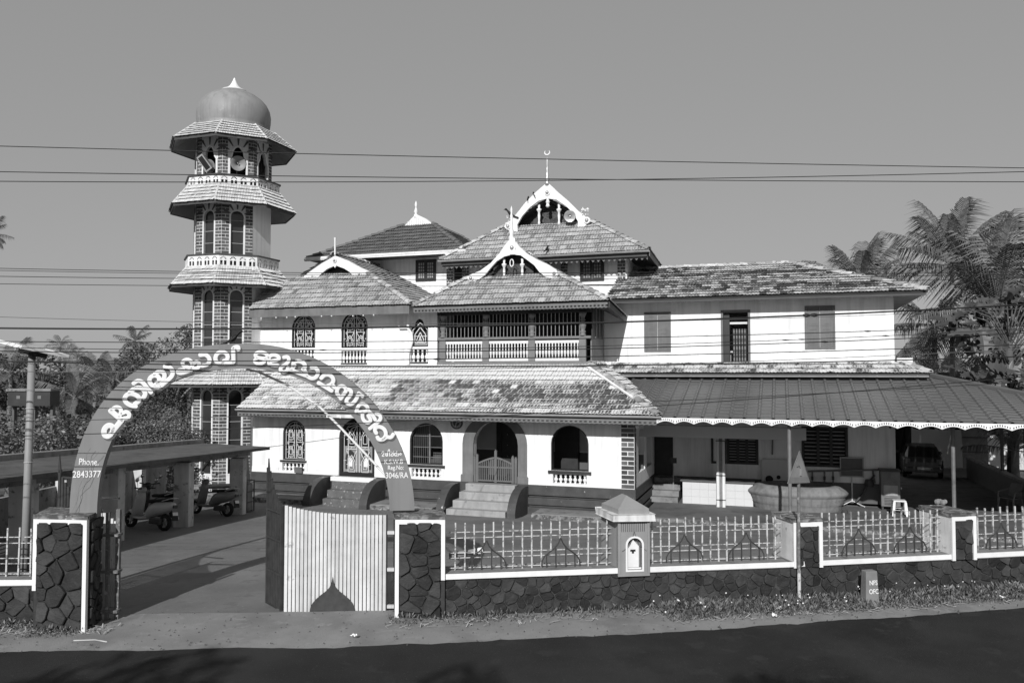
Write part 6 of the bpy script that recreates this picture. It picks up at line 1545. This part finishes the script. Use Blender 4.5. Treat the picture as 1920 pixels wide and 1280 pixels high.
def tree(label,px,py_top,Y,rx,rz_,kind,name='broadleaf_tree',group='trees behind the shed',zb=None):
    "crown of half width rx and half height rz_ with its top at the given picture height"
    global tcount; tcount+=1
    top=at(px,py_top,Y); zc=top.z-rz_*1.02
    z0=gz(top.x,Y) if zb is None else zb
    t=thing(name,label,'tree',(top.x,Y,z0),tcount*1.3,group)
    inst('crown',crown_me(kind),t,(0,0,zc-z0),(0,0,0),(rx,rx,rz_))
    rnd=random.Random(tcount)
    H=max(.5,zc-z0)
    b=MB(); b.tube([(0,0,-.3),(.1*rx*.3,0,H*.5),(.05,.1,H)],[.05*rx+.08,.04*rx+.06,.03*rx+.03],7)
    for k in range(5):
        a=rnd.uniform(0,6.28); b.tube([(0,.05,H*.6+k*.06*H),(rx*.35*math.cos(a),rx*.35*math.sin(a),H+rz_*.1),(rx*.65*math.cos(a),rx*.65*math.sin(a),H+rz_*.4)],[.03*rx+.03,.02*rx+.02,.01],5)
    b.build('trunk',M['trunk'],t,smooth=True)
    return t
FR={}
def frond_me(kind,seed,L=1.,droop=.7,nl=34,leaf=.24,m='palm_leaf'):
    k=(kind,seed)
    if k in FR: return FR[k]
    rnd=random.Random(seed); b=MB(); pts=[]
    for i in range(13):
        t=i/12; pts.append(Vector((L*(t-.16*droop*t**3),0,L*(.34*t*(1-.3*droop)-.62*droop*t**2.3))))
    b.tube(pts,[.014*(1-.85*i/12) for i in range(13)],4,tone=.9)
    for i in range(nl):
        t=.13+.86*i/nl
        f=t*12; j=min(11,int(f)); p=pts[j].lerp(pts[j+1],f-j); d=(pts[j+1]-pts[j]).normalized()
        ln=leaf*(math.sin(math.pi*(t*.86+.1))**.6)*rnd.uniform(.85,1.1)
        for s in (-1,1):
            side=Vector((0,s,0)); tip=p+d*ln*.55+side*ln*.75+Vector((0,0,-ln*rnd.uniform(.25,1.1)))
            mid=p+d*ln*.32+side*ln*.46+Vector((0,0,ln*.04)); w=d*.008
            tn=rnd.uniform(.2,.8)
            b.add([p-w,p+w,mid+w*1.1,mid-w*1.1,tip],[(0,1,2,3),(3,2,4)],tn)
    FR[k]=b.mesh('frond',M[m]); return FR[k]
def palm(label,px,py,Y,L,nf,seed,name='coconut_palm',group='coconut palms',kind='coco',up=.9,trunk_r=.16,zb=None,az=None):
    "crown centre seen at (px,py)"
    c=at(px,py,Y); z0=gz(c.x,Y) if zb is None else zb
    t=thing(name,label,'palm',(c.x,Y,z0),0,group); rnd=random.Random(seed)
    H=c.z-z0
    lean=rnd.uniform(-.5,.5)*(.06*H)
    MB().tube([(lean,0,-.3),(lean*.6,0,H*.4),(lean*.15,0,H*.8),(0,0,H)],[trunk_r*1.3,trunk_r,trunk_r*.85,trunk_r*.8],8).build('trunk',M['trunk'],t,smooth=True)
    for k in range(nf):
        a=2.39996*k+rnd.uniform(-.2,.2); e=up-1.75*(k/nf)+rnd.uniform(-.15,.15)
        me=frond_me(kind,(k+seed)%4,droop=(.35,.6,.8,1.0)[(k*4)//nf] if kind=='coco' else (.5,.7,.9,1.1)[(k*4)//nf],leaf=.27 if kind=='coco' else .32,nl=33 if kind=='coco' else 18)
        o=inst('frond',me,t,(0,0,H),(0,-e,a),(L*rnd.uniform(.85,1.1),)*3)
    return t
# --- right: coconut palms and the breadfruit tree
palm('coconut palm whose crown shows just above the right end of the wing roof',1615,545,66.,5.4,18,3,up=1.2)
palm('tall coconut palm left of the nearest big palm on the right',1785,498,50.,4.7,20,8,up=1.2)
palm('big near coconut palm at the right edge',1872,595,41.,5.4,22,5,up=1.25)
palm('lower coconut palm hanging beside the wing corner',1752,610,46.,4.2,15,11,up=.7)
palm('small far palm peeping over the wing ridge end',1515,528,80.,2.6,9,2,up=1.1)
LV=None
def bread_leaf():
    pts=[(0,0),(.05,.06),(.12,.20),(.2,.10),(.3,.13),(.38,.30),(.45,.15),(.55,.14),(.66,.30),(.70,.13),(.8,.10),(.9,.16),(.9,.06),(1,0)]
    b=MB(); up=[Vector((x,y,.25*y-.35*x*x+.0)) for x,y in pts]; dn=[Vector((x,-y,.25*y-.35*x*x)) for x,y in pts]; mid=[Vector((x,0,-.35*x*x-.015)) for x,y in pts]
    n=len(pts)
    for i in range(n-1):
        b.add([mid[i],mid[i+1],up[i+1],up[i]],[(0,1,2,3)],.5); b.add([mid[i],dn[i],dn[i+1],mid[i+1]],[(0,1,2,3)],.5)
    return b
btp=at(1893,640,34.); bt=thing('breadfruit_tree','dark breadfruit tree with large lobed leaves at the right edge','tree',(btp.x,34.,0))
lm_=[]
for q in range(4):
    b=bread_leaf(); b.t=[.2+.2*q]*len(b.t); lm_.append(b.mesh('leaf',M['bread_leaf']))
rnd=random.Random(12)
b=MB(); Hc=btp.z
b.tube([(0,0,-.2),(.1,0,3),(0,.1,Hc)],[.25,.2,.14],8); tips=[]
for k in range(46):
    a=rnd.uniform(0,6.28); u=rnd.uniform(-1.,1.); rr=math.sqrt(1-u*u*.8)
    tip=Vector((2.9*rr*math.cos(a)*rnd.uniform(.5,1.),2.2*rr*math.sin(a),Hc+2.25*u)); tips.append(tip)
    b.tube([(0,0,max(2.,Hc+1.6*u-1.3)),tip*.5+Vector((0,0,(Hc+1.8*u)*.5-.2)),tip],[.04,.028,.012],5)
b.build('trunk',M['soil'],bt,smooth=True)
cnt=0
for tip in tips:
    for k in range(6):
        s=rnd.uniform(.7,1.1)
        nz_=Vector((rnd.uniform(-.7,.7),-1.0+rnd.uniform(-.3,.7),.55+rnd.uniform(-.4,.5))).normalized()
        dl=Vector((rnd.uniform(-1,1),rnd.uniform(-.4,.2),rnd.uniform(-1.,.5))); dl=(dl-nz_*dl.dot(nz_)).normalized()
        instM('leaf',rnd.choice(lm_),bt,frame(dl,nz_.cross(dl),nz_,tip+Vector((rnd.uniform(-.2,.2),rnd.uniform(-.15,.15),rnd.uniform(-.25,.25))))@Matrix.Diagonal((s,s*1.15,s,1)))
# --- right background
for k,(px,py,Y,rx,rz_,kd,lab) in enumerate(((1748,668,75,3.2,1.6,'a','low round tree far behind the wing corner'),(1795,672,85,3.5,1.6,'e','low far tree left of the breadfruit leaves'),(1850,690,60,4.,2.2,'b','dark shrubby tree behind the breadfruit tree'),(1910,700,55,4.,2.4,'b','dark shrubby tree at the right edge behind the canopy'),(1690,672,70,1.2,1.0,'b','little bush at the foot of the wing corner'),(1870,740,46,2.5,1.7,'c','pale bush behind the low coped wall'))):
    tree(lab,px,py,Y,rx,rz_,kd,group='trees behind the wing')
palm('small pale palm below the low far trees on the right',1765,700,62.,3.0,12,21,zb=0); palm('dark young palm growing beside the low coped wall',1903,845,33.,2.2,12,33,name='young_palm',up=1.1,zb=0)
wb_=at(1800,712,52.); wl2=thing('white_shed','pale shed wall glimpsed behind the canopy hip','shed',(wb_.x,52,0)); MB().box(-3.2,3.2,0,2,0,4.1).build('wall',M['white_old'],wl2); MB().box(-3.6,5.5,-.4,2.4,4.25,4.75).build('roof',M['roof_board'],wl2)
# --- left background
T=[(350,592,46,2.5,2.6,'b','tall dark tree touching the minaret'),(292,618,50,2.7,2.5,'a','airy tree left of the tall dark tree'),(318,655,43,2.6,2.2,'b','dark round tree in front of the airy tree'),(268,665,46,2.2,1.9,'a','mid green tree behind the name arch crown'),(28,640,46,3.6,3.0,'b','big dark tree at the left edge'),(72,690,58,2.4,2.0,'b','dark tree behind the lamp post'),(105,700,60,2.6,1.9,'a','rounded tree right of the lamp post'),(150,712,55,2.6,2.0,'b','dark tree below the slim palms'),(205,690,50,2.8,2.4,'a','leafy tree left of the name arch shoulder'),(238,705,44,2.4,2.2,'b','dense tree behind the name arch shoulder'),(180,735,42,2.6,2.2,'a','bushy tree above the shed roof'),(110,742,40,2.6,2.0,'b','bushy dark tree between the cabinets and the arch'),(290,735,38,2.4,2.4,'b','dark shrubby tree inside the arch opening'),(338,745,36,1.8,2.2,'a','shrubby tree beside the minaret shaft'),(40,725,62,3,2.2,'a','far tree behind the dark cabinets'),(5,700,50,3,2.4,'b','dark tree at the far left edge')]
for px,py,Y,rx,rz_,kd,lab in T: tree(lab,px,py+(24 if 50<px<260 else 6),Y,rx*1.05,rz_*1.02,kd)
S=[(60,775,31,2.2,1.5,'c','pale overgrown shrub behind the lamp post'),(20,765,30,2.,1.5,'c','pale shrub with light leaves at the left edge'),(120,770,32,2.0,1.5,'a','grey green shrub left of the arch leg'),(170,770,34,2.2,1.7,'a','loose shrub just above the shed roof'),(265,775,33,2.0,1.8,'b','dark shrub under the arch crown'),(215,760,36,2.0,1.8,'b','dark shrub behind the arch leg'),(310,775,33,1.6,1.7,'c','pale shrub left of the minaret foot'),(345,790,32,1.2,1.4,'a','small shrub at the minaret foot'),(85,800,27,1.6,1.1,'a','low shrub over the shed roof')]
for px,py,Y,rx,rz_,kd,lab in S: tree(lab,px,py,Y,rx*1.1,rz_*1.1,kd,'shrub','shrubs behind the shed')
for k,(px,py,Y,lab) in enumerate(((113,650,58,'tallest slim palm right of the lamp post'),(122,672,52,'slim palm just in front of the tallest slim palm'),(145,672,62,'slim palm third from the lamp post'),(160,685,62,'slim palm nearest the name arch'),(71,678,60,'slim palm close behind the lamp post'))):
    palm(lab,px,py,Y,1.15,11,40+k,name='areca_palm',group='slim areca palms',kind='areca',up=1.2,trunk_r=.09)
for k,(px,py,Y,L,lab) in enumerate(((253,640,52,1.35,'curving palm standing above the trees left of the minaret'),(210,712,48,2.2,'broad palm left of the arch shoulder'),(178,705,55,2.2,'bushy palm in the middle of the left trees'),(20,700,44,2.4,'palm in the dark trees at the left edge'),(140,745,44,2.3,'low spreading palm right of the cabinets'),(228,705,58,2.0,'far palm behind the arch shoulder'))):
    palm(lab,px,py,Y,L,13,60+k,group='coconut palms on the left')
palm('palm at the left edge whose drooping frond tips enter the sky',-20,440,44.,1.3,14,77,group='coconut palms on the left')
# hedge of pale leaves along the shed back
hd_=MB(); rnd=random.Random(9)
cl=[((x,rnd.uniform(-.3,.3),1.3+rnd.uniform(-.2,.4)),(.8,.5,.7)) for x in [i*.75-6 for i in range(17)]]
ho=leafcloud(91,3600,.16,cl).build('hedge',M['leaf_light']); ho.location=(-16.5,22.5,1.2); ho.rotation_euler=(0,0,R(70)); tag(ho,'tangled pale leafed hedge behind the shed','hedge')
# --- weeds and litter along the foot of the wall
wb=MB(); rnd=random.Random(4)
def tuft(x,y,z,h,n):
    for _ in range(n):
        a=rnd.uniform(0,6.28); l=h*rnd.uniform(.5,1.2); d=Vector((math.cos(a)*rnd.uniform(.2,.8),math.sin(a)*rnd.uniform(.2,.8),rnd.uniform(.4,1.))).normalized(); o=d.cross(Vector((rnd.uniform(-1,1),rnd.uniform(-1,1),.3))).normalized()*l*.16
        p=Vector((x+rnd.uniform(-.09,.09),y+rnd.uniform(-.09,.09),z+rnd.uniform(0,h*.8)))
        wb.add([p,p+d*l*.5+o,p+d*l,p+d*l*.5-o],[(0,1,2,3)],rnd.random())
for _ in range(4000):
    x=rnd.choice((rnd.uniform(-1.9,12),rnd.uniform(2.4,12),rnd.uniform(2.4,12),rnd.uniform(-11,-6.3)))
    if x<-6: yw=12.15 if x<-7 else 11.8; dens=.5; hgt=.07
    elif x<2.4: yw=ywall(x); dens=.6+.3*mnoise.noise(Vector((x*1.2,0,7))); hgt=.075
    else: yw=ywall(x); dens=1.; hgt=.10+.03*mnoise.noise(Vector((x*.8,1,0)))
    if rnd.random()>dens: continue
    wdt=(yw-yedge(x))*(.62 if x>2.4 else .3)
    t=rnd.random()**1.25; y=yw-.06-t*wdt
    if -6.1<x<-1.85: continue
    tuft(x,y,gz(x,y)+.012,hgt*(1.15-.65*t),5)
tag(wb.build('weeds',M['weed']),'low weeds along the foot of the stone wall','weeds',kind='stuff')
sb=MB()
for _ in range(900):
    x=rnd.choice((rnd.uniform(-9,-5.8),rnd.uniform(-1.9,12),rnd.uniform(3,12))); yw=ywall(x); e=yedge(x); y=yw-.1-(yw-e)*(.75 if x>2.4 else .45)*rnd.random()**.6
    a=rnd.uniform(0,3.14); l=rnd.uniform(.04,.16); z=gz(x,y)+.034+rnd.random()*.02
    p=Vector((x,y,z)); d=Vector((math.cos(a),math.sin(a),rnd.uniform(-.1,.2)))*l; o=Vector((-math.sin(a),math.cos(a),0))*.006
    sb.add([p-o,p+o,p+d+o,p+d-o],[(0,1,2,3)],rnd.random())
tag(sb.build('dry_straw',M['straw']),'scattered dry straw and stalks on the verge','straw',kind='stuff')
fb=MB()
for _ in range(50):
    x=rnd.uniform(2.,12); yw=ywall(x); y=yw-.1-(yw-yedge(x))*.5*rnd.random(); z=gz(x,y)+rnd.uniform(.12,.3); r=rnd.uniform(.008,.016); p=Vector((x,y,z))
    fb.add([p+Vector((r,0,0)),p+Vector((0,0,r)),p-Vector((r,0,0)),p-Vector((0,0,r))],[(0,1,2,3)])
tag(fb.build('weed_flowers',M['litter']),'tiny white flowers on the weeds','flowers',kind='stuff')
LIT=[(1470,1100,'crumpled white wrapper in the weeds left of the sign post'),(1452,1151,'white paper scrap at the weed edge left of the marker stone'),(1580,1123,'white rag in the weeds beside the marker stone'),(1590,1116,'torn white bag just behind the white rag'),(1845,1104,'white bag in the weeds at the right'),(1880,1118,'white scrap near the road at the right'),(664,1190,'small white scrap on the dirt before the gate'),(1460,1138,'pale crumpled paper below the sign post')]
for k,(px,py,lab) in enumerate(LIT):
    d=ray(px,py); t=(1.12-ZC)/d.z; x,y=d.x*t,d.y*t; o=thing('litter',lab,'litter',(x,y,1.09),k)
    b=MB(); r2=random.Random(k); n=5
    P=[[Vector((.12*(i/(n-1)-.5)+r2.uniform(-.02,.02),.09*(j/(n-1)-.5)+r2.uniform(-.02,.02),r2.uniform(0,.07))) for j in range(n)] for i in range(n)]
    for i in range(n-1):
        for j in range(n-1): b.add([P[i][j],P[i+1][j],P[i+1][j+1],P[i][j+1]],[(0,1,2,3)])
    b.build('sheet',M['litter'],o); o.scale=(.75,.75,.75)
st=thing('dry_stick','thin pale stick lying on the dirt at the left pier','stick',(-5.9,11.35,1.075),R(-4)); MB().tube([(-.25,0,0),(.05,.02,.01),(.25,-.02,0)],.008,5).build('twig',M['straw'],st)
rb=thing('rubbish_bundle','small rubbish bundle on top of the right panelled pier','rubbish',(7.6,14.2,2.5)); b=MB(); r2=random.Random(8)
for k in range(8): ball(b,(r2.uniform(-.12,.12),r2.uniform(-.06,.06),.03+r2.random()*.04),r2.uniform(.03,.05),6)
b.build('bundle',M['ledge'],rb)
# --- trees across the road, behind the viewer, whose shade falls on the asphalt
def backtree(lab,x,y,h,rx):
    t=thing('roadside_tree',lab,'tree',(x,y,1.05),x,'trees across the road'); inst('crown',crown_me('d'),t,(0,0,h),(0,0,0),(rx,rx,rx*.8)); MB().tube([(0,0,-.2),(.1,0,h*.6),(0,0,h)],[.25,.2,.12],8).build('trunk',M['trunk'],t)
backtree('leafy tree across the road to the left, out of view',-8.4,-5.7,7.5,2.2)
backtree('leafy tree across the road near the viewer, out of view',-4.8,-7.4,8.6,1.6)
backtree('leafy tree across the road to the right, out of view',.2,-5.8,7.8,1.5)
pb2=MB(); rnd=random.Random(14)
for _ in range(700):
    x=rnd.uniform(-11,11); e=yedge(x); w_=ywall(x); y=e-.1+(w_-e+.6)*rnd.random()
    r=rnd.uniform(.006,.02); p=Vector((x,y,max(gz(x,y)+.03,1.06) if y<w_ else gz(x,y)+.03))
    pb2.add([p+Vector((r,0,-r*.5)),p+Vector((-r*.6,r*.8,-r*.5)),p+Vector((-r*.6,-r*.8,-r*.5)),p+Vector((0,0,r*.6))],[(0,1,3),(1,2,3),(2,0,3)],rnd.random())
tag(pb2.build('pebbles',M['soil']),'dark pebbles scattered over the dirt verge','pebbles',kind='stuff')
